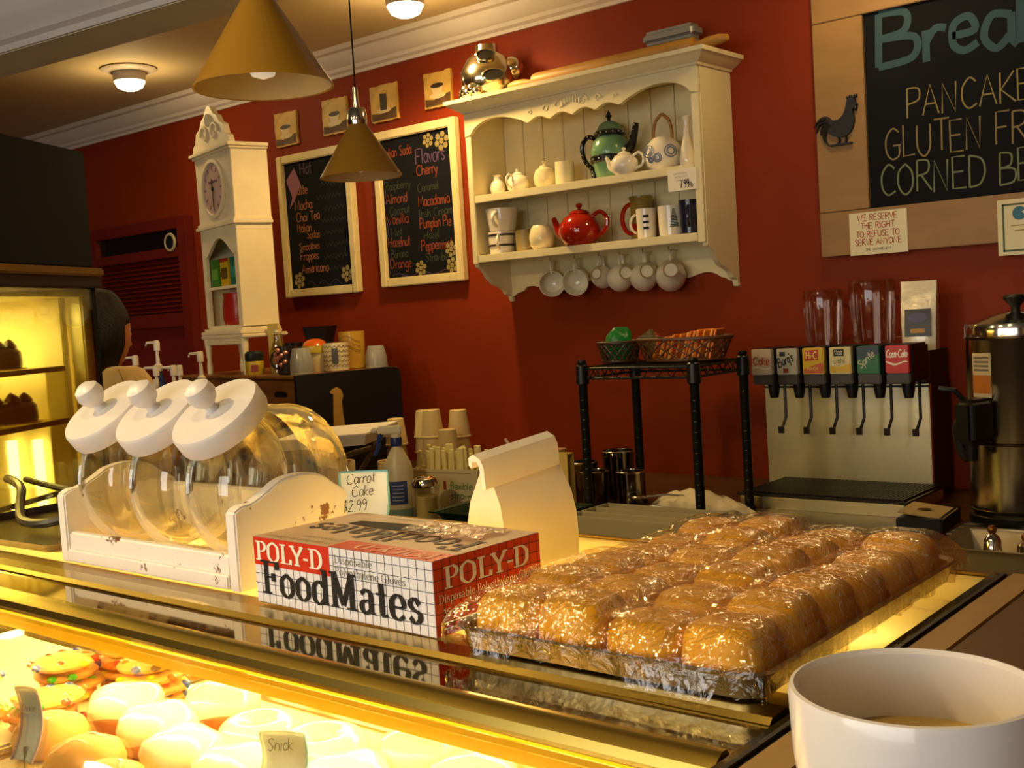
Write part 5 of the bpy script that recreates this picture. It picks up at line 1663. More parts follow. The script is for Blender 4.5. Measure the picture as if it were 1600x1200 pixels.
# light housing behind the glass, lit amber look painted as emission; tubes behind it
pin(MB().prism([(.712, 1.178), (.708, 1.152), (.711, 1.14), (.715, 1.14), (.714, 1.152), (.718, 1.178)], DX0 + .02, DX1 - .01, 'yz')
    .build('light_housing', M('amber_housing_glow', '#f0b010', .25, em=1.25, coat=.3), dc, smooth=30), dc)
pin(MB().box(DX0 + .02, DX1 - .01, .708, .762, 1.178, 1.19).build('housing_lip', m_brass, dc, smooth=0), dc)
for y, z, m_tube in ((.738, 1.16, M('fluorescent_tube', '#ffe9a8', .5, em=14)), (1.0, 1.155, M('bright_fluorescent_tube', '#ffe49a', .5, em=150))):
    pin(MB().lathe([(.0, 0), (.011, 0), (.011, 1.595), (0, 1.595)], 14, mx=Matrix.Translation((DX0 + .04, y, z)) @ Matrix.Rotation(pi / 2, 4, 'Y')).build('light_tube', m_tube, dc), dc)
area_light('case_tube_light', (-1.24, .738, 1.146), (0, 0, 0), 1.5, .02, 7.5, (1.0, .8, .36))
# wire glass shelf with the pastry trays
pin(MB().box(DX0 + .005, DX1 - .005, .55, 1.22, 1.0, 1.006).build('glass_shelf', m_glass, dc, smooth=0), dc)
for x in (-2.0, -1.24, -.52):
    pin(MB().box(x, x + .012, .56, 1.245, .985, 1.0).build('shelf_bracket', m_alu, dc, smooth=0), dc)

PZ = 1.0065
m_tray = M('tray_paper', '#e2cf94', .6)


def bakery_tray(label, x0, x1, y0, y1):
    t = thing('bakery_tray', label, 'tray', ((x0 + x1) / 2, (y0 + y1) / 2, PZ), group='trays in the case')
    a, b = (x1 - x0) / 2, (y1 - y0) / 2
    rings = [[(sx * (a + o), sy * (b + o), z) for sx, sy in ((-1, -1), (1, -1), (1, 1), (-1, 1))] for o, z in ((-.008, 0), (0, .012), (.003, .012), (.003, .0105), (-.008, .002))]
    MB().loft(rings).build('tray_body', m_alu, t, smooth=20)
    MB().box(-a + .012, a - .012, -b + .012, b - .012, .0022, .003).build('paper_liner', m_tray, t, smooth=0)


bakery_tray('metal tray of iced buns and rings in the lit case', -1.395, -.55, .555, .95)
bakery_tray('metal tray of candy cookies at the left of the lit case', -1.95, -1.41, .585, .95)
TZ = PZ + .0035

m_bun = M('golden_crust', '#b46a1c', .55, var=.35, vsc=25, bump=.2, bs=60)
m_bun2 = M('pale_bun_crust', '#d09a42', .6, var=.2, vsc=20, bump=.2, bs=60)
m_ice = M('white_icing', '#f2e6c0', .25, coat=.3)


def iced_bun():
    t = thing('iced_bun', '', 'pastry')
    MB().lathe([(.034, 0), (.043, .006), (.047, .02), (.045, .034), (.036, .044), (.0, .048)], 24).build('bun', m_bun, t)
    ic = MB()
    rings = []
    for r, z in ((.048, .024), (.0488, .033), (.0435, .0455), (.027, .0535), (.001, .056)):
        rings.append([(r * cos(a) * (1 + .03 * sin(5 * a)), r * sin(a) * (1 + .03 * sin(5 * a)), z - .004 * (r / .047) ** 2 * sin(3 * a + 1)) for a in [k * pi / 14 for k in range(28)]])
    ic.loft(rings, cap0=False).build('icing', m_ice, t, smooth=60)
    return t


def ring_bun(R=.031, r=.019):
    t = thing('iced_ring', '', 'donut')
    rings, ice = [], []
    for i in range(28):
        a = 2 * pi * i / 28
        rings.append([((R + r * cos(b)) * cos(a), (R + r * cos(b)) * sin(a), r * .95 + r * .95 * sin(b)) for b in [k * pi / 7 for k in range(14)]])
        q = r * 1.06
        ice.append([((R + q * cos(b)) * cos(a), (R + q * cos(b)) * sin(a), r * .95 + q * .98 * sin(b)) for b in [.05 * sin(5 * a) + pi * k / 9 for k in range(10)]])
    MB().loft(rings, loop=True).build('ring', m_bun2, t, smooth=80)
    ic = MB()
    ic.loft(ice, closed=False, loop=False)
    n = 10
    ic.add(ice[-1] + ice[0], [(j, j + 1, n + j + 1, n + j) for j in range(n - 1)])
    ic.build('icing', m_ice, t, smooth=80)
    return t


def plain_bun():
    t = thing('sugared_bun', '', 'pastry')
    rings = []
    for r, z in ((.034, 0), (.044, .008), (.047, .022), (.04, .038), (.022, .047), (.001, .049)):
        rings.append([(r * cos(a) * (1 + .04 * sin(3 * a + z * 40)), r * .92 * sin(a), z) for a in [k * pi / 12 for k in range(24)]])
    MB().loft(rings).build('bun', m_bun2, t, smooth=60)
    c = MB()
    for s in (-1, 1):
        c.tube([(s * .006 - .03 + .06 * k / 8, s * .01 + .006 * sin(k), .0475 - .012 * ((k - 4) / 4) ** 2) for k in range(9)], .0025, 5)
    c.build('sugar_line', m_ice, t)
    return t


K = 1.075
PAS = [(-1.251, .724, 'b', 'iced bun at the left end of the tray beside the cookies'), (-1.257, .63, 'p', 'yellow bun at the left front, behind the paper tag'), (-1.145, .612, 'p', 'yellow bun below the iced buns on the left'),
       (-1.149, .703, 'b', 'iced bun in the second column, middle row'), (-1.056, .672, 'b', 'large iced bun with golden side in the middle'), (-1.148, .792, 'b', 'iced bun in the back row under the rail'),
       (-1.05, .77, 'r', 'iced ring donut in the back row'), (-1.055, .585, 'p', 'yellow bun at the bottom edge of the photo'), (-.958, .668, 'b', 'iced bun behind the blue edged tag'), (-.96, .58, 'p', 'bun at the bottom edge below the tag'),
       (-.943, .768, 'R', 'biggest iced ring donut with a clear hole'), (-.83, .808, 'b', 'iced bun tucked under the rail right of the big ring'), (-.842, .716, 'b', 'iced bun at the bottom edge right of the tag'), (-.735, .785, 'b', 'rightmost iced bun in the case')]
protos = {}
for x, y, k, lab in PAS:
    if k not in protos:
        o = protos[k] = {'b': iced_bun, 'p': plain_bun, 'r': ring_bun, 'R': lambda: ring_bun(.034, .0215)}[k]()
    else:
        o = copy_tree(protos[k])
    o['label'] = lab
    o['group'] = 'pastries in the lit case'
    place(o, (x * K, y * K, TZ), random.uniform(0, 6))

m_cookie = M('cookie_dough', '#c88a30', .7, var=.3, vsc=30, bump=.4, bs=50)
candy_c = [M('candy_' + n, c, .2, coat=.4) for n, c in (('red', '#a81810'), ('blue', '#184a8c'), ('green', '#3a9a1c'), ('orange', '#d06414'), ('brown', '#40200e'), ('yellow', '#d8b818'))]
cpos = []
for (x, y), n, nm_ in (((-1.53, .8), 4, 'left stack'), ((-1.435, .72), 3, 'front left stack'), ((-1.4, .86), 4, 'right stack beside the iced buns'), ((-1.505, .885), 5, 'back stack'), ((-1.56, .67), 4, 'stack at the left frame edge')):
    for k in range(n):
        cpos.append((x + random.uniform(-.007, .007), y + random.uniform(-.007, .007), TZ + k * .0165, '%s candy cookie of the %s' % ('top' if k == n - 1 else ('bottom', 'second', 'third', 'fourth')[k], nm_)))
for i, (x, y, z, lab) in enumerate(cpos):
    t = thing('candy_cookie', lab, 'cookie', (x, y, z), random.uniform(0, 6), group='candy cookies in the lit case')
    MB().lathe([(.035, 0), (.043, .003), (.0445, .007), (.041, .011), (.03, .0135), (0, .0145)], 20).build('dough', m_cookie, t)
    for j in range(9):
        a = j * 2 * pi / 9 + random.uniform(-.2, .2)
        r = .0425 if j % 3 else .03
        MB().ball((r * cos(a), r * sin(a), .0085 if j % 3 else .0105), .0075, 8, sz=.7).build('candy', candy_c[random.randrange(6)], t)


def tag_card(name, label, loc, w, h_, rz, lines, edge, tilt=0.):
    """curled card on a wire holder"""
    t = thing(name, label, 'card', loc, rz)
    rows = []
    for j in range(9):
        v = j / 8
        sk = .18 * h_ * v
        yb = .012 * sin(v * pi * .9)
        rows.append([(-w / 2 + w * i / 8 + sk + .04 * w * sin(v * 5), yb + .004 * sin(i / 8 * pi) + tilt * v, .035 + h_ * v) for i in range(9)])
    MB().loft(rows, closed=False).build('card_sheet', M('tag_paper', '#d2dade', .6), t)
    bd = MB()
    for r_ in ([r[0] for r in rows], [r[-1] for r in rows], rows[-1]):
        bd.tube([(p[0], p[1] - .0006, p[2]) for p in r_], .0016, 5)
    bd.build('card_border', edge, t)
    wr_ = MB()
    for tx, z, hh, x in lines:
        v = (z - .035) / h_
        write(wr_, tx, (-w / 2 + x + .18 * h_ * v, .012 * sin(v * pi * .9) - .0022 + tilt * v, z), (1, 0, .08), (.12, .05, 1), hh, .075)
    wr_.build('lettering', m_ink, t, smooth=0)
    MB().tube([(0, .004, 0), (0, .006, .05)], .002, 6).build('stem', m_chrome, t)
    MB().lathe([(.014, 0), (.014, .004), (.004, .008)], 14).build('foot', m_chrome, t)
    return t


m_tedge2 = M('pale_blue_edge', '#6fa8bc', .6)
tag_card('price_tag', 'blue edged card reading Carrot Cake behind the glove box', (-1.12, 1.0, DZ + .003), .066, .085, radians(30),
         [('Carrot', .103, .014, .008), ('Cake', .086, .014, .016), ('$2.99', .066, .015, .006)], m_tedge2)
tag_card('price_tag', 'blue edged card among the iced buns at the bottom of the photo', (-.94, .705, PZ + .0035), .05, .06, radians(25), [('Snick', .072, .013, .006)], m_tedge2)
tag_card('price_tag', 'curled mauve paper tag beside the cookies at the lower left', (-1.262, .597, PZ + .0035), .035, .085, radians(10), [('Cookie', .09, .008, .003)], M('mauve_edge', '#b49ab0', .6))

# ================================================================== things on the deck
# jar rack
js = thing('jar_rack', 'distressed white wooden rack holding three glass jars', 'rack', (-1.35, .92, DZ + .0005))
sd = [(-.097, 0), (-.097, .098), (-.085, .104), (-.068, .106), (-.045, .116), (-.02, .128), (.015, .131), (.045, .124), (.065, .11), (.085, .098), (.1, .08), (.102, 0)]
sds = [tuple(p) for p in cat_rom(sd[1:-1], 4)]
for x in (-.21, .19):
    MB().prism([sd[0]] + sds + [sd[-1]], x, x + .02, 'yz').build('side_panel', m_distress, js, bevel=.003)
MB().box(-.19, .19, -.094, -.08, .0, .044).build('front_rail', m_distress, js, bevel=.003)
MB().box(-.19, .19, -.099, -.094, .002, .02).build('front_strip', m_distress, js, bevel=.002)
MB().box(-.19, .19, .08, .094, .0, .09).build('back_rail', m_distress, js, bevel=.003)
for y in (-.05, .04):
    MB().box(-.19, .19, y, y + .012, 0, .004).build('runner', m_distress, js, smooth=0)

m_jar = thin_glass('jar_glass', '#fcfaf0', .09, .015, bump=.03, bs=14, edge=.6)
m_lid = M('white_lid_plastic', '#e3dcd6', .35)


def glass_jar(x, lab):
    t = thing('glass_jar', lab, 'jar', (x, .94, DZ + .007), group='glass jars in the white rack')
    R = .106
    up = Vector((0, 0, R))
    mx = Matrix.Translation(up) @ Matrix.Rotation(pi / 2, 4, 'Y')
    pr = [(.0, -.05), (.06, -.05), (.075, -.053), (.09, -.052), (.1, -.045), (.105, -.03), (R, -.015), (R, .015), (.105, .03), (.1, .045), (.09, .052), (.075, .053), (.06, .05), (0, .05)]
    MB().lathe(pr, 48, mx=mx).build('jar_body', m_jar, t)
    rr_ = MB()
    for s in (-1, 1):
        rr_.lathe([(.086, s * .0525), (.088, s * .056), (.092, s * .0525)], 48, mx=mx, caps=False)
        rr_.lathe([(.103, s * .036), (.1065, s * .034), (.105, s * .03)], 48, mx=mx, caps=False)
    rr_.build('moulded_ring', m_jar, t)
    n = Vector((0, -.6, .8))
    sx_ = Vector((1, 0, 0))
    sy_ = n.cross(sx_)
    lm = Matrix((sx_, sy_, n)).transposed().to_4x4()
    lm.translation = up
    MB().lathe([(.05, .09), (.052, .105), (.054, .112)], 32, mx=lm, caps=False).build('neck', m_jar, t)
    ld_ = MB().lathe([(.054, .104), (.062, .104), (.0635, .108), (.0635, .128), (.061, .132), (.04, .134), (.0, .134)], 40, mx=lm).build('lid', m_lid, t)
    MB().lathe([(.009, .132), (.008, .142), (.016, .15), (.0195, .16), (.017, .171), (.009, .177), (0, .178)], 20, mx=lm).build('knob', m_lid, ld_)
    return t


glass_jar(-1.2185, 'glass jar with white lid nearest the glove box')
glass_jar(-1.35, 'middle glass jar with white lid in the white rack')
glass_jar(-1.4815, 'leftmost glass jar with white lid in the white rack')

# glove box
gb = thing('glove_box', 'white and red grid carton of disposable gloves on the case', 'box', (-.9245, .7925, DZ + .005), radians(-2.3))
gw, gd, gh = .1485, .16, .076
MB().box(-gw, gw, 0, gd, 0, gh).build('carton', M('white_glossy_carton', '#e9e6e6', .35), gb, bevel=.0008, seg=1)
m_boxred = M('carton_red', '#d2320f', .4)
m_boxtop = M('carton_top_warm_light', '#c8a888', .45)  # tan stands in for warm light on the white carton top
m_boxblk = M('carton_black', '#17130f', .5)
m_boxdk = M('carton_dark_brown', '#3c2620', .5)
rect(MB(), (gw + .0003, 0, 0), EY, EZ, gd, gh).build('end_print', m_boxred, gb, smooth=0)
rect(MB(), (-gw, 0, gh + .0003), EX, EY, 2 * gw, gd).build('top_warm_tint', m_boxtop, gb, smooth=0)
rect(MB(), (-gw, -.0003, .044), EX, EZ, .137, gh - .044).build('banner', m_boxred, gb, smooth=0)
rect(MB(), (-.015, 0, gh + .0006), EX, EY, gw + .015, .034).build('top_banner', m_boxred, gb, smooth=0)
gl_ = MB()
lw = .0007
for i in range(1, 25):
    x = -gw + i * .0119
    z1 = .044 if x < -.012 else gh
    rect(gl_, (x, -.0003, 0), EX, EZ, lw, z1)
for i in range(1, 7):
    z = i * .0112
    rect(gl_, (-gw if z < .044 else -.0115, -.0003, z), EX, EZ, 2 * gw if z < .044 else gw + .0115, lw)
gl_.build('grid_lines', M('grid_grey', '#55555c', .5), gb, smooth=0)
gl_ = MB()
for i in range(1, 14):
    rect(gl_, (gw + .0006, i * .0119, 0), EY, EZ, lw, gh)
for i in range(1, 7):
    rect(gl_, (gw + .0006, 0, i * .0112), EY, EZ, gd, lw)
gl_.build('end_grid_lines', m_boxblk, gb, smooth=0)
m_porange = M('carton_pale_orange', '#e8a888', .5)
for nm_, mt_, tx_, o_, ux_, uy_, h_, w_, nb_ in (
        ('brand_lettering', m_paper, 'POLY-D', (-.144, -.0007, .0495), EX, EZ, .022, .122, (.06, .24)),
        ('front_lettering', m_boxblk, 'FoodMates', (-.136, -.0008, .0115), EX, EZ, .0385, .268, (.055, .21)),
        ('front_lettering', m_boxblk, 'Disposable', (-.003, -.0008, .06), EX, EZ, .0085, .062, (.03, .1)),
        ('front_lettering', m_boxblk, 'Polyethylene Gloves', (-.003, -.0008, .0475), EX, EZ, .0085, .112, (.03, .1)),
        ('end_lettering', m_paper, 'POLY-D', (gw + .0009, .014, .046), EY, EZ, .022, .128, (.06, .24)),
        ('end_lettering', m_paper, 'Disposable Polyethylene Gloves', (gw + .0009, .005, .033), EY, EZ, .0085, .15, (.03, .13)),
        ('end_lettering', m_paper, '35-835', (gw + .0009, .01, .019), EY, EZ, .007, .034, (.1, .16)),
        ('top_brand_lettering', m_porange, 'POLY-D', (.138, .028, gh + .0009), -EX, -EY, .022, .122, (.06, .24)),
        ('top_lettering', m_boxdk, 'FoodMates', (.138, .092, gh + .0009), -EX, -EY, .045, .27, (.05, .17)),
        ('top_lettering', m_boxdk, 'Disposable', (-.02, .03, gh + .0009), -EX, -EY, .009, .07, (.03, .1)),
        ('top_lettering', m_boxdk, 'Polyethylene Gloves', (-.02, .014, gh + .0009), -EX, -EY, .009, .115, (.03, .1)),
        ('top_lettering', m_boxdk, 'Disposable Polyethylene Gloves', (.12, .15, gh + .0009), -EX, -EY, .009, .2, (.03, .1))):
    tx = MB()
    write(tx, tx_, o_, ux_, uy_, h_, font=SERIF, width=w_, nib=nb_)
    tx.build(nm_, mt_, gb, smooth=0)
for i, w_ in enumerate((.05, .035)):
    rect(MB(), (gw + .0009, .01, .012 - i * .006), EY, EZ, w_, .0012).build('printed_line', m_paper, gb, smooth=0)
MB().add([(-.1, .1, gh + .0012), (-.03, .094, gh + .0012), (.04, .1, gh + .0012), (.05, .115, gh + .0012), (-.02, .128, gh + .0012), (-.095, .118, gh + .0012)], [tuple(range(6))]).build('opening', M('dark_opening', '#2a1c18', .7), gb, smooth=0)
fl_ = MB()
fr2 = [[(.0 + .03 * i + .004 * sin(j * 2), .085 + .012 * j, gh + .0015 + .004 * abs(sin(i * 1.3 + j * 1.1))) for i in range(5)] for j in range(6)]
fl_.loft(fr2, closed=False).build('film_flap', thin_glass('glove_film', '#f0dcd4', .12, .2, bump=.4, bs=50), gb)

# ------------------------------------------------------------------ wrapped pan of rolls
PX0, PX1, PY0, PY1 = -.742, -.415, .768, 1.228
PCX, PCY = (PX0 + PX1) / 2, (PY0 + PY1) / 2
pan = thing('sheet_pan', 'aluminium sheet pan under the wrapped bread rolls', 'pan', (PCX, PCY, DZ + .0048))
pa, pb = (PX1 - PX0) / 2, (PY1 - PY0) / 2


def rrect(a, b, r, z, n=6):
    out = []
    for cx, cy, a0 in ((a - r, b - r, 0), (-a + r, b - r, pi / 2), (-a + r, -b + r, pi), (a - r, -b + r, 1.5 * pi)):
        for i in range(n + 1):
            q = a0 + pi / 2 * i / n
            out.append((cx + r * cos(q), cy + r * sin(q), z))
    return out


pr_ = [rrect(pa - .012, pb - .012, .018, 0), rrect(pa - .008, pb - .008, .02, .002), rrect(pa - .004, pb - .004, .022, .019), rrect(pa, pb, .024, .0205), rrect(pa + .001, pb + .001, .025, .023),
       rrect(pa - .002, pb - .002, .023, .0245), rrect(pa - .0075, pb - .0075, .021, .022), rrect(pa - .012, pb - .012, .018, .003)]
MB().loft(pr_).build('pan_body', M('worn_aluminium', '#b9b4a4', .33, m=1., var=.12, vsc=25, bump=.08, bs=120), pan, smooth=40)
NXR, NYR = 4, 6
RXW, RYW = (2 * (pa - .0125)) / NXR, (2 * (pb - .0125)) / NYR
RH = .056


def sup(v, n):
    return (abs(v) ** n) * (1 if v >= 0 else -1)


def make_roll(seed):
    rr = random.Random(seed)
    rings = []
    for k, (f, z) in enumerate(((.93, 0), (.985, .006), (1.0, .02), (.996, .034), (.965, .0435), (.85, .05), (.52, .0545), (.001, RH))):
        e = .5 + .4 * (k / 7)
        ring = []
        for j in range(24):
            a = 2 * pi * j / 24
            ring.append((RXW / 2 * f * sup(cos(a), e) * (1 + .01 * rr.uniform(-1, 1)), RYW / 2 * f * sup(sin(a), e) * (1 + .01 * rr.uniform(-1, 1)), z + .0008 * rr.uniform(-1, 1) * (k > 1)))
        rings.append(ring)
    return MB().loft(rings).build('bread_roll', m_roll, smooth=80)


m_roll = M('baked_roll_crust', '#e4ab2c', .5, var=.3, vsc=11, bump=.06, bs=35)
rolls = [make_roll(s) for s in range(3)]
ordn2 = ['front', 'second', 'third', 'fourth', 'fifth', 'back']
coln = ['leftmost', 'second from left', 'second from right', 'rightmost']
hts = {}
cnt = 0
for j in range(NYR):
    for i in range(NXR):
        if cnt < 3:
            o = rolls[cnt]
        else:
            o = rolls[cnt % 3].copy()
            COL.objects.link(o)
        s = 1 + .1 * sin(i * 2.1 + j * 1.3) - .04
        if j == 0 or i in (0, NXR - 1):
            s *= .93
        hts[i, j] = RH * s
        o.location = (PCX - pa + .0125 + RXW * (i + .5), PCY - pb + .0125 + RYW * (j + .5), DZ + .0085)
        o.scale = (1, 1, s)
        if cnt >= 3 and (cnt % 2):
            o.rotation_euler = (0, 0, pi)
        tag(o, 'golden bread roll, %s row from the front, %s in the wrapped pan' % (ordn2[j], coln[i]) if j not in (0, 5) else 'golden bread roll in the %s row of the wrapped pan, %s' % (ordn2[j], coln[i]), 'bread roll', 'bread rolls in the wrapped pan')
        cnt += 1


def bread_h(x, y):
    """height of the wrap over the bread, pan-local"""
    u, v = (x + pa - .0125) / RXW, (y + pb - .0125) / RYW
    i, j = int(min(max(u, 0), NXR - .001)), int(min(max(v, 0), NYR - .001))
    du, dv = abs(u - i - .5) * 2, abs(v - j - .5) * 2
    h = hts[i, j]
    prof = 1 - .07 * (du ** 3 + dv ** 3) - .03 * (max(du, dv) ** 8)
    return .0037 + h * max(prof, .55)


wrp = thing('plastic_wrap', 'shiny clear plastic wrap stretched over the pan of rolls', 'plastic wrap', (PCX, PCY, DZ + .005))
NU, NV = 90, 120
rows = []
for jv in range(NV + 1):
    row = []
    y = -pb - .016 + (2 * pb + .032) * jv / NV
    for iu in range(NU + 1):
        x = -pa - .016 + (2 * pa + .032) * iu / NU
        ox, oy = max(0, abs(x) - (pa - .016)), max(0, abs(y) - (pb - .016))
        o_ = max(ox, oy)
        cx, cy = min(max(x, -pa + .016), pa - .016), min(max(y, -pb + .016), pb - .016)
        z = bread_h(cx, cy) + .003 + .0006 * sin(x * 150 + y * 60) * sin(y * 95 - x * 40)
        if o_ > 0:
            e = .0275
            if o_ < .019:
                q = o_ / .019
                z = z * (1 - q) ** .75 + e * (1 - (1 - q) ** .75)
            else:
                q = (o_ - .019) / .013
                z = e - q * (.021 if cy > -pb + .02 else .0225) * (.85 + .15 * sin(x * 160 + y * 90))
                lim = pa + .0045 + .002 * sin(y * 210)
                limy = pb + .0045 + .002 * sin(x * 190)
                x_ = max(-lim, min(lim, x))
                y_ = max(-limy, min(limy, y))
                row.append((x_, y_, max(z, .0015)))
                continue
        row.append((x, y, z))
    rows.append(row)
MB().loft(rows, closed=False).build('wrap_film', thin_glass('cling_film', '#fff6da', .045, .03, bump=.38, bs=80, edge=.35), wrp, smooth=180)
# bunched fold of film hanging over the front edge
for k in range(3):
    fd = MB()
    x0 = (.06, .105, -.1)[k]
    rws = []
    for j in range(10):
        v = j / 9
        rws.append([(x0 + .018 * (i - 3) * (1 - .25 * v) / 2, -pb - .0065 - .004 * v - .0035 * abs(sin(i * 1.9 + k)), .024 - (.022 if k < 2 else .02) * v) for i in range(7)])
    fd.loft(rws, closed=False)
    fd.build('film_fold', thin_glass('bunched_film', '#fbf8f0', .1, .18, bump=.35, bs=90), wrp, smooth=180)

# ------------------------------------------------------------------ paper bag with a folded top
pbg = thing('paper_bag', 'white paper lunch bag with rolled-down top behind the glove box', 'bag', (-.925, 1.108, DZ + .001), radians(84))
m_bag = translucent('white_bag_paper', '#faf0dc', .18, .7)
bx, byy = .064, .034


def bag_ring(a, b, z, pin_=0.):
    return [(-a, -b, z), (-a * .3, -b * 1.03, z), (a * .4, -b * 1.02, z), (a, -b, z), (a + pin_, 0, z), (a, b, z), (0, b * 1.03, z), (-a, b, z), (-a + pin_ * -1, 0, z)]


rings = [bag_ring(bx, byy, 0), bag_ring(bx * 1.02, byy * 1.02, .03, .001), bag_ring(bx * 1.02, byy * .96, .06, -.004), bag_ring(bx, byy * .8, .085, -.01), bag_ring(bx * .98, byy * .5, .105, -.016), bag_ring(bx * .97, byy * .25, .122, -.01), bag_ring(bx * .97, byy * .12, .138, -.003)]
MB().loft(rings).build('bag_body', m_bag, pbg, smooth=25)
fo = [(-.006, .118), (-.0115, .121), (-.0125, .148), (-.009, .158), (.001, .164), (.009, .159), (.0095, .15), (.006, .146), (.004, .155), (-.003, .155), (-.006, .148)]
fmx = Matrix.Translation((0, -.004, -.008)) @ Matrix.Rotation(radians(-6), 4, 'Y')
MB().prism([(p[0] * 1.2, p[1]) for p in fo], -bx - .001, bx + .004, 'yz', fmx).build('rolled_top', m_bag, pbg, smooth=40)

# dark tray and curved tongs at the left end
dt_ = thing('dark_tray', 'dark metal tray at the left end of the case', 'tray', (-1.825, .965, DZ + .0008), .04)
rings = [rrect(.19, .125, .02, 0), rrect(.2, .135, .025, .012), rrect(.203, .138, .025, .014), rrect(.195, .13, .022, .012), rrect(.185, .12, .02, .003)]
MB().loft(rings).build('tray_body', M('dark_bronze_tray', '#2a1a10', .25, m=.4), dt_, smooth=30)
tn_ = thing('curved_tongs', 'curved grey metal tongs lying on the dark tray', 'tongs', (-1.83, .95, DZ + .012))
MB().tube(cat_rom([(-.26, .06, .055), (-.2, .04, .058), (-.13, .02, .05), (-.08, -.01, .025), (-.03, -.03, .008), (.03, -.02, .008), (.07, .02, .02)], 5), .008, 8).build('arm', M('grey_tong_metal', '#6a6450', .3, m=.7), tn_)
MB().tube(cat_rom([(-.25, .09, .05), (-.1, .06, .05), (.05, .05, .045), (.13, .05, .045)], 5), .006, 8).build('arm', m_black, tn_)

# ------------------------------------------------------------------ service counter and mug at the right
sv = thing('service_counter', 'brown topped service counter with a tan edge at the right', 'counter', (.075, .68, 0))
MB().box(-.415, .5, -.6, .575, 1.17, 1.2075).build('countertop', M('brown_laminate', '#5a3a1a', .4, var=.08), sv, smooth=0)
MB().box(-.45, -.415, -.6, .58, 1.168, 1.209).build('edge_band', M('tan_edge_wood', '#a8824a', .45, var=.1, stretch=(6, 1, 6)), sv, bevel=.003)
MB().box(-.43, .5, -.59, .57, 0, 1.17).build('counter_body', M('dark_brown_laminate'), sv, smooth=0)
mgz = 1.209
mg = thing('coffee_mug', 'large white mug with tea in it at the lower right corner', 'mug', (-.207, .538, mgz))
mr, mh = .0605, .118
MB().lathe([(.034, 0), (.036, .002), (.035, .012), (.04, .022), (.05, .042), (.0565, .062), (mr - .0012, .085), (mr, mh - .003), (mr - .001, mh), (mr - .003, mh + .0005), (mr - .005, mh - .002), (mr - .006, .085), (.052, .062), (.045, .042), (.03, .026), (0, .024)], 64).build('mug_body', M('white_mug_glaze', '#ece6e0', .18, coat=.35), mg)
MB().lathe([(0, .082), (.054, .082), (.0545, .0825), (0, .083)], 48).build('tea', M('milky_tea', '#c4a052', .08), mg)
hb = MB()
ring_handle(hb, mr * .9, 0, mh * .5, .034, .028, .006, .5, -1.6, 1.6)
hb.build('handle', M('white_mug_glaze'), mg)

# ================================================================== tall lit cake cooler at the left
ca = atan2(-.87, .49)
ckt = thing('cake_cooler', 'tall black cake cooler with a lit glass front at the left edge', 'cooler', (-2.566, 1.498, 0), ca)
CL, CD = .95, .62
m_cool = M('cooler_black', '#060608', .8, spec=.2)
MB().box(0, CL, -.03, 0, 1.69, 1.97).build('fascia', m_cool, ckt, bevel=.003)
MB().box(0, CL, -CD, -.03, 1.93, 1.968).build('roof', m_cool, ckt, smooth=0)
MB().box(-.012, CL + .012, -.03, .022, 1.668, 1.688).build('upper_trim', M('bronze_trim', '#8a6a2c', .35, m=.7), ckt, bevel=.004)
MB().box(-.01, CL + .01, -.03, .014, 1.64, 1.668).build('lower_trim', M('dark_bronze_trim', '#2c1a10', .4, m=.4), ckt, bevel=.003)
MB().box(0, .018, -CD, 0, 0, 1.64).build('side_wall', m_cool, ckt, smooth=0)
MB().box(.018, .024, -CD + .02, -.045, .95, 1.62).build('side_liner', m_casein, ckt, smooth=0)
MB().box(CL - .018, CL, -CD, 0, 0, 1.64).build('side_wall', m_cool, ckt, smooth=0)
MB().box(.018, CL - .018, -CD, -CD + .02, 0, 1.93).build('back_wall', m_casein, ckt, smooth=0)
MB().box(.018, CL - .018, -CD + .02, -.01, 1.62, 1.64).build('inner_ceiling', m_casein, ckt, smooth=0)
MB().box(.018, CL - .018, -CD + .02, 0, 0, .95).build('lower_body', m_cool, ckt, smooth=0)
MB().box(.018, .06, -.04, -.004, .95, 1.64).build('door_post', M('pale_metal_post', '#d8cc90', .3, m=.3), ckt, bevel=.004)
MB().box(.06, .085, -.1, -.045, .95, 1.62).build('inner_post', m_casein, ckt, bevel=.003)
MB().box(.018, CL - .018, -.002, .0, .955, 1.638).build('glass_pane', thin_glass('cooler_glass', '#f2eecb', .1, .03, edge=.4), ckt, smooth=0)
for z in (1.16, 1.325, 1.45):
    MB().box(.09, CL - .03, -CD + .04, -.05, z, z + .008).build('shelf', thin_glass('shelf_glass', '#e8e0a8', .15, .1), ckt, smooth=0)
    MB().box(.09, CL - .03, -.05, -.042, z - .004, z + .008).build('shelf_lip', M('dark_brass_lip', '#5a4a1c', .4, m=.6), ckt, smooth=0)
m_ctube = M('cooler_tube', '#fff0a0', .5, em=8)
for y in (-.16, -.23):
    MB().cyl((.045, y, .98), .012, .3, 12).build('light_tube', m_ctube, ckt)
lo = area_light('cooler_fill_light', (0, 0, 0), (0, 0, 0), .7, .3, 16, (1.0, .84, .36))  # added area light that brightens the interior, apart from the tubes
lo.parent = ckt
lo.location = (.5, -.3, 1.61)


def at_cooler(x, y, z):
    v = Matrix.Rotation(ca, 4, 'Z') @ Vector((x, y, 0))
    return (-2.566 + v.x, 1.498 + v.y, z)


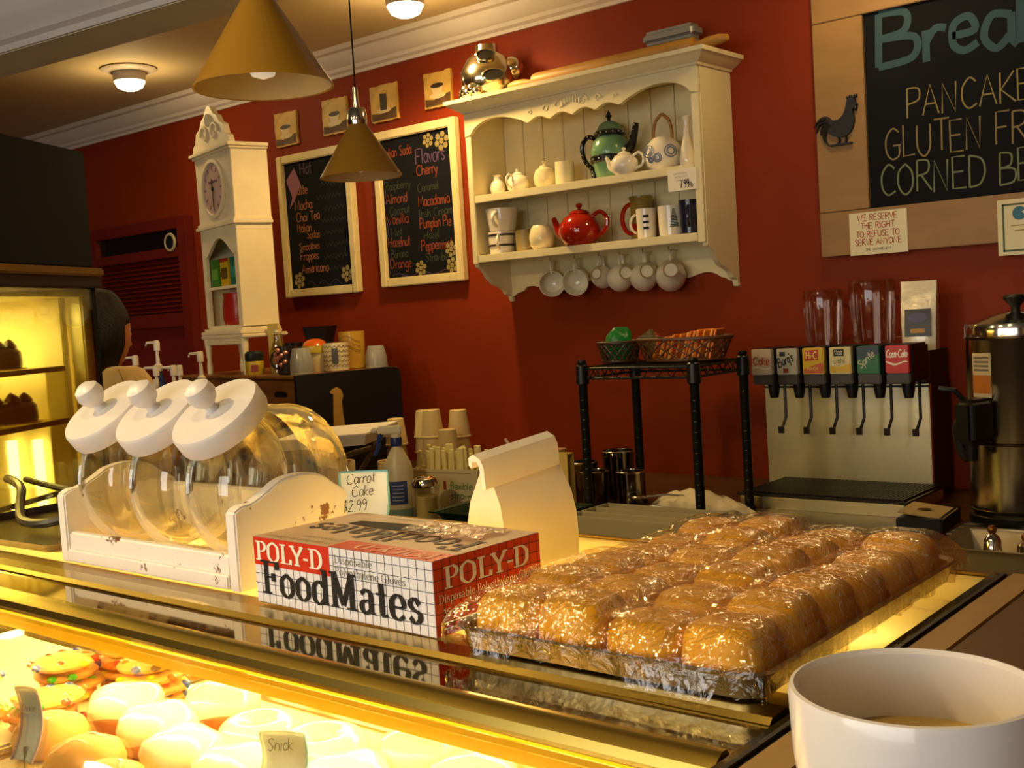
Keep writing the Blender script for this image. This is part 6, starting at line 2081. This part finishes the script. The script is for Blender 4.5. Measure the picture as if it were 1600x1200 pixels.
m_choc = M('dark_chocolate', '#2a1408', .5, var=.4, vsc=30, bump=.5, bs=50)
for x, y, z, r, lab in ((.2, -.135, 1.334, .072, 'chocolate cake on the middle cooler shelf, nearest the door post'), (.37, -.14, 1.334, .07, 'chocolate cake farther left on the middle cooler shelf'), (.24, -.135, 1.459, .07, 'chocolate cake on the upper cooler shelf')):
    t = thing('chocolate_cake', lab, 'cake', at_cooler(x, y, z), group='chocolate cakes in the cooler')
    MB().lathe([(r * 1.1, 0), (r * 1.12, .003), (0, .003)], 24).build('cake_board', M('gold_board', '#a88a3c', .4, m=.4), t)
    MB().lathe([(r * .95, .003), (r, .01), (r * .97, .04), (r * .85, .048), (0, .05)], 24).build('cake_body', m_choc, t)
    for k in range(8):
        a = k * pi / 4
        MB().lathe([(.014, .046), (.016, .052), (.008, .064), (0, .07)], 10, (r * .68 * cos(a), r * .68 * sin(a), 0)).build('rosette', m_choc, t)

# ================================================================== person at the left
pe_ = thing('person', 'person with dark hair in a cream shirt, turned away behind the jars', 'person', (-3.28, 1.875, 0), radians(100))
m_skin = M('skin', '#a8683c', .55, var=.05)
m_shirt = M('cream_shirt', '#d8b878', .8, var=.05, bump=.1, bs=30)
m_trs = M('dark_trousers', '#1c1a20', .8)
# skeleton (local +x is the way the person faces)
J = {'pelvis': (0, 0, .9), 'waist': (.0, 0, 1.02), 'chest': (.015, 0, 1.23), 'neckb': (.02, 0, 1.385), 'neck': (.035, 0, 1.42), 'head0': (.05, 0, 1.47), 'head1': (.055, 0, 1.545), 'head2': (.045, 0, 1.6)}
RD = {'pelvis': (.16, .12), 'waist': (.14, .1), 'chest': (.15, .105), 'neckb': (.075, .065), 'neck': (.052, .052), 'head0': (.066, .06), 'head1': (.088, .075), 'head2': (.06, .055)}
E_ = [('pelvis', 'waist'), ('waist', 'chest'), ('chest', 'neckb'), ('neckb', 'neck'), ('neck', 'head0'), ('head0', 'head1'), ('head1', 'head2')]
for s, n in ((1, 'l'), (-1, 'r')):
    J.update({n + 'sh': (.01, s * .17, 1.365), n + 'el': (.03, s * .22, 1.06), n + 'wr': (.2, s * .15, .99), n + 'ha': (.27, s * .13, .985), n + 'hip': (0, s * .09, .86), n + 'kn': (.02, s * .1, .48), n + 'an': (0, s * .1, .08), n + 'to': (.13, s * .11, .03)})
    RD.update({n + 'sh': (.068, .062), n + 'el': (.046, .044), n + 'wr': (.03, .028), n + 'ha': (.036, .018), n + 'hip': (.1, .095), n + 'kn': (.062, .06), n + 'an': (.045, .042), n + 'to': (.04, .03)})
    E_ += [('chest', n + 'sh'), (n + 'sh', n + 'el'), (n + 'el', n + 'wr'), (n + 'wr', n + 'ha'), ('pelvis', n + 'hip'), (n + 'hip', n + 'kn'), (n + 'kn', n + 'an'), (n + 'an', n + 'to')]
    for k in range(5):
        b = n + 'f%d' % k
        off = (k - 1.8) * .016
        if k == 4:
            J[b + 'a'] = (.25, s * (.13 - .045), .98)
            J[b + 'b'] = (.275, s * (.13 - .06), .965)
        else:
            L_ = (.075, .085, .08, .062)[k]
            J[b + 'a'] = (.27 + L_ * .55, s * (.13 + off * 1.1), .982)
            J[b + 'b'] = (.27 + L_, s * (.13 + off * 1.1), .96)
        RD[b + 'a'] = (.0095, .0095)
        RD[b + 'b'] = (.0075, .0075)
        E_ += [(n + 'ha', b + 'a'), (b + 'a', b + 'b')]
names = list(J)


def skinned(name, keys, mat, parent, grow=0., sub=2):
    me = bpy.data.meshes.new(name)
    idx = {k: i for i, k in enumerate(keys)}
    me.from_pydata([J[k] for k in keys], [(idx[a], idx[b]) for a, b in E_ if a in idx and b in idx], [])
    o = bpy.data.objects.new(name, me)
    COL.objects.link(o)
    md = o.modifiers.new('skin', 'SKIN')
    md.use_smooth_shade = True
    for i, k in enumerate(keys):
        sv_ = me.skin_vertices[0].data[i]
        sv_.radius = (RD[k][0] + grow, RD[k][1] + grow)
        sv_.use_root = (i == 0)
    sb_ = o.modifiers.new('subdivision', 'SUBSURF')
    sb_.levels = sb_.render_levels = sub
    me.materials.append(mat)
    o.parent = parent
    return o


# head as a sculpted loft: brow, eye hollows, nose, lips, chin
def head_point(a, v):
    """a = 0 faces forward (+x), v = 0 chin .. 1 crown"""
    z = -.115 + .235 * v
    prof = sqrt(max(0., 1 - (2 * v - 1) ** 2 * (1 if v > .5 else .8))) ** .85
    rx, ry = .098 * prof, .077 * prof
    c = cos(a)
    fwd = max(0., c) ** 3
    x = rx * c + (.012 * fwd if v < .55 else 0)
    y = ry * sin(a)
    g = lambda m, s_: exp(-((v - m) / s_) ** 2)
    ang = lambda m, s_: exp(-(((a + pi) % (2 * pi) - pi - m) / s_) ** 2)
    x += .024 * g(.44, .055) * ang(0, .16) + .01 * g(.54, .06) * ang(0, .14)         # nose
    x += .008 * g(.27, .03) * ang(0, .3) + .008 * g(.1, .06) * ang(0, .35)            # lips, chin
    x -= .009 * g(.54, .045) * (ang(.4, .2) + ang(-.4, .2))                            # eye hollows
    x += .006 * g(.63, .04) * ang(0, .6)                                               # brow
    s_ear = ang(pi / 2 + .12, .14) + ang(-pi / 2 - .12, .14)
    y += .022 * g(.5, .1) * s_ear * (1 if sin(a) > 0 else -1)                          # ears
    return Vector((x, y, z))


hb_ = bmesh.new()
rows_ = []
for k in range(27):
    v = .004 + .992 * k / 26
    rows_.append([hb_.verts.new(head_point(2 * pi * j / 40, v)) for j in range(40)])
for k in range(26):
    for j in range(40):
        hb_.faces.new((rows_[k][j], rows_[k][(j + 1) % 40], rows_[k + 1][(j + 1) % 40], rows_[k + 1][j]))
hb_.faces.new(rows_[0][::-1])
hb_.faces.new(rows_[-1])
HC = Vector((.05, 0, 1.535))
hm = Matrix.Translation(HC) @ Matrix.Rotation(radians(16), 4, 'Y')
hb_.transform(hm)
# skin the body skeleton, then fuse body and head into one surface
bo = skinned('body', [k for k in names if not k.startswith('head')] + ['head0'], m_skin, None)
dg = bpy.context.evaluated_depsgraph_get()
bme = bpy.data.meshes.new_from_object(bo.evaluated_get(dg))
hb_.from_mesh(bme)
me_ = bpy.data.meshes.new('body')
hb_.to_mesh(me_)
hb_.free()
bo.modifiers.clear()
bo.data = me_
me_.materials.clear()
me_.materials.append(m_skin)
rm = bo.modifiers.new('remesh', 'REMESH')
rm.mode = 'VOXEL'
rm.voxel_size = .006
rm.use_smooth_shade = True
sm_ = bo.modifiers.new('smooth', 'SMOOTH')
sm_.iterations = 2
bo.parent = pe_
skinned('shirt', ['chest', 'waist', 'pelvis', 'neckb', 'lsh', 'rsh', 'lel', 'rel'], m_shirt, pe_, .016)
skinned('trousers', ['pelvis', 'lhip', 'rhip', 'lkn', 'rkn', 'lan', 'ran'], m_trs, pe_, .016)
for s in (-1, 1):
    p = hm @ Vector((.082, s * .031, .012))
    MB().ball(p, .0115, 12).build('eye', M('eye_white', '#d8d0c8', .2), pe_)
# shoulder-grazing dark hair open at the face
hr = MB()
rings = []
for k in range(17):
    v = k / 16
    z = .132 - .275 * v
    R_ = .112 * sqrt(max(.015, sin(pi * min(.62, .03 + .75 * v)))) * (1 if v < .7 else 1 - .5 * (v - .7))
    ring = []
    for j in range(36):
        a = 2 * pi * j / 36
        cut = 1.
        if v > .3:
            cut = 1 - .5 * min(1, max(0, cos(a) - .25) / .35) * min(1, (v - .3) / .12)
        wob = 1 + .035 * sin(7 * a + 3 * v) + .02 * sin(13 * a - 5 * v)
        ring.append(hm @ Vector((-.012 + R_ * cut * wob * cos(a), R_ * .9 * wob * sin(a), z + .01 * sin(4 * a) * v)))
    rings.append(ring)
hr.loft(rings).build('hair', M('dark_brown_hair', '#140b06', .6, var=.4, vsc=20, bump=.6, bs=60, stretch=(6, 6, 1), spec=.25), pe_, smooth=80)
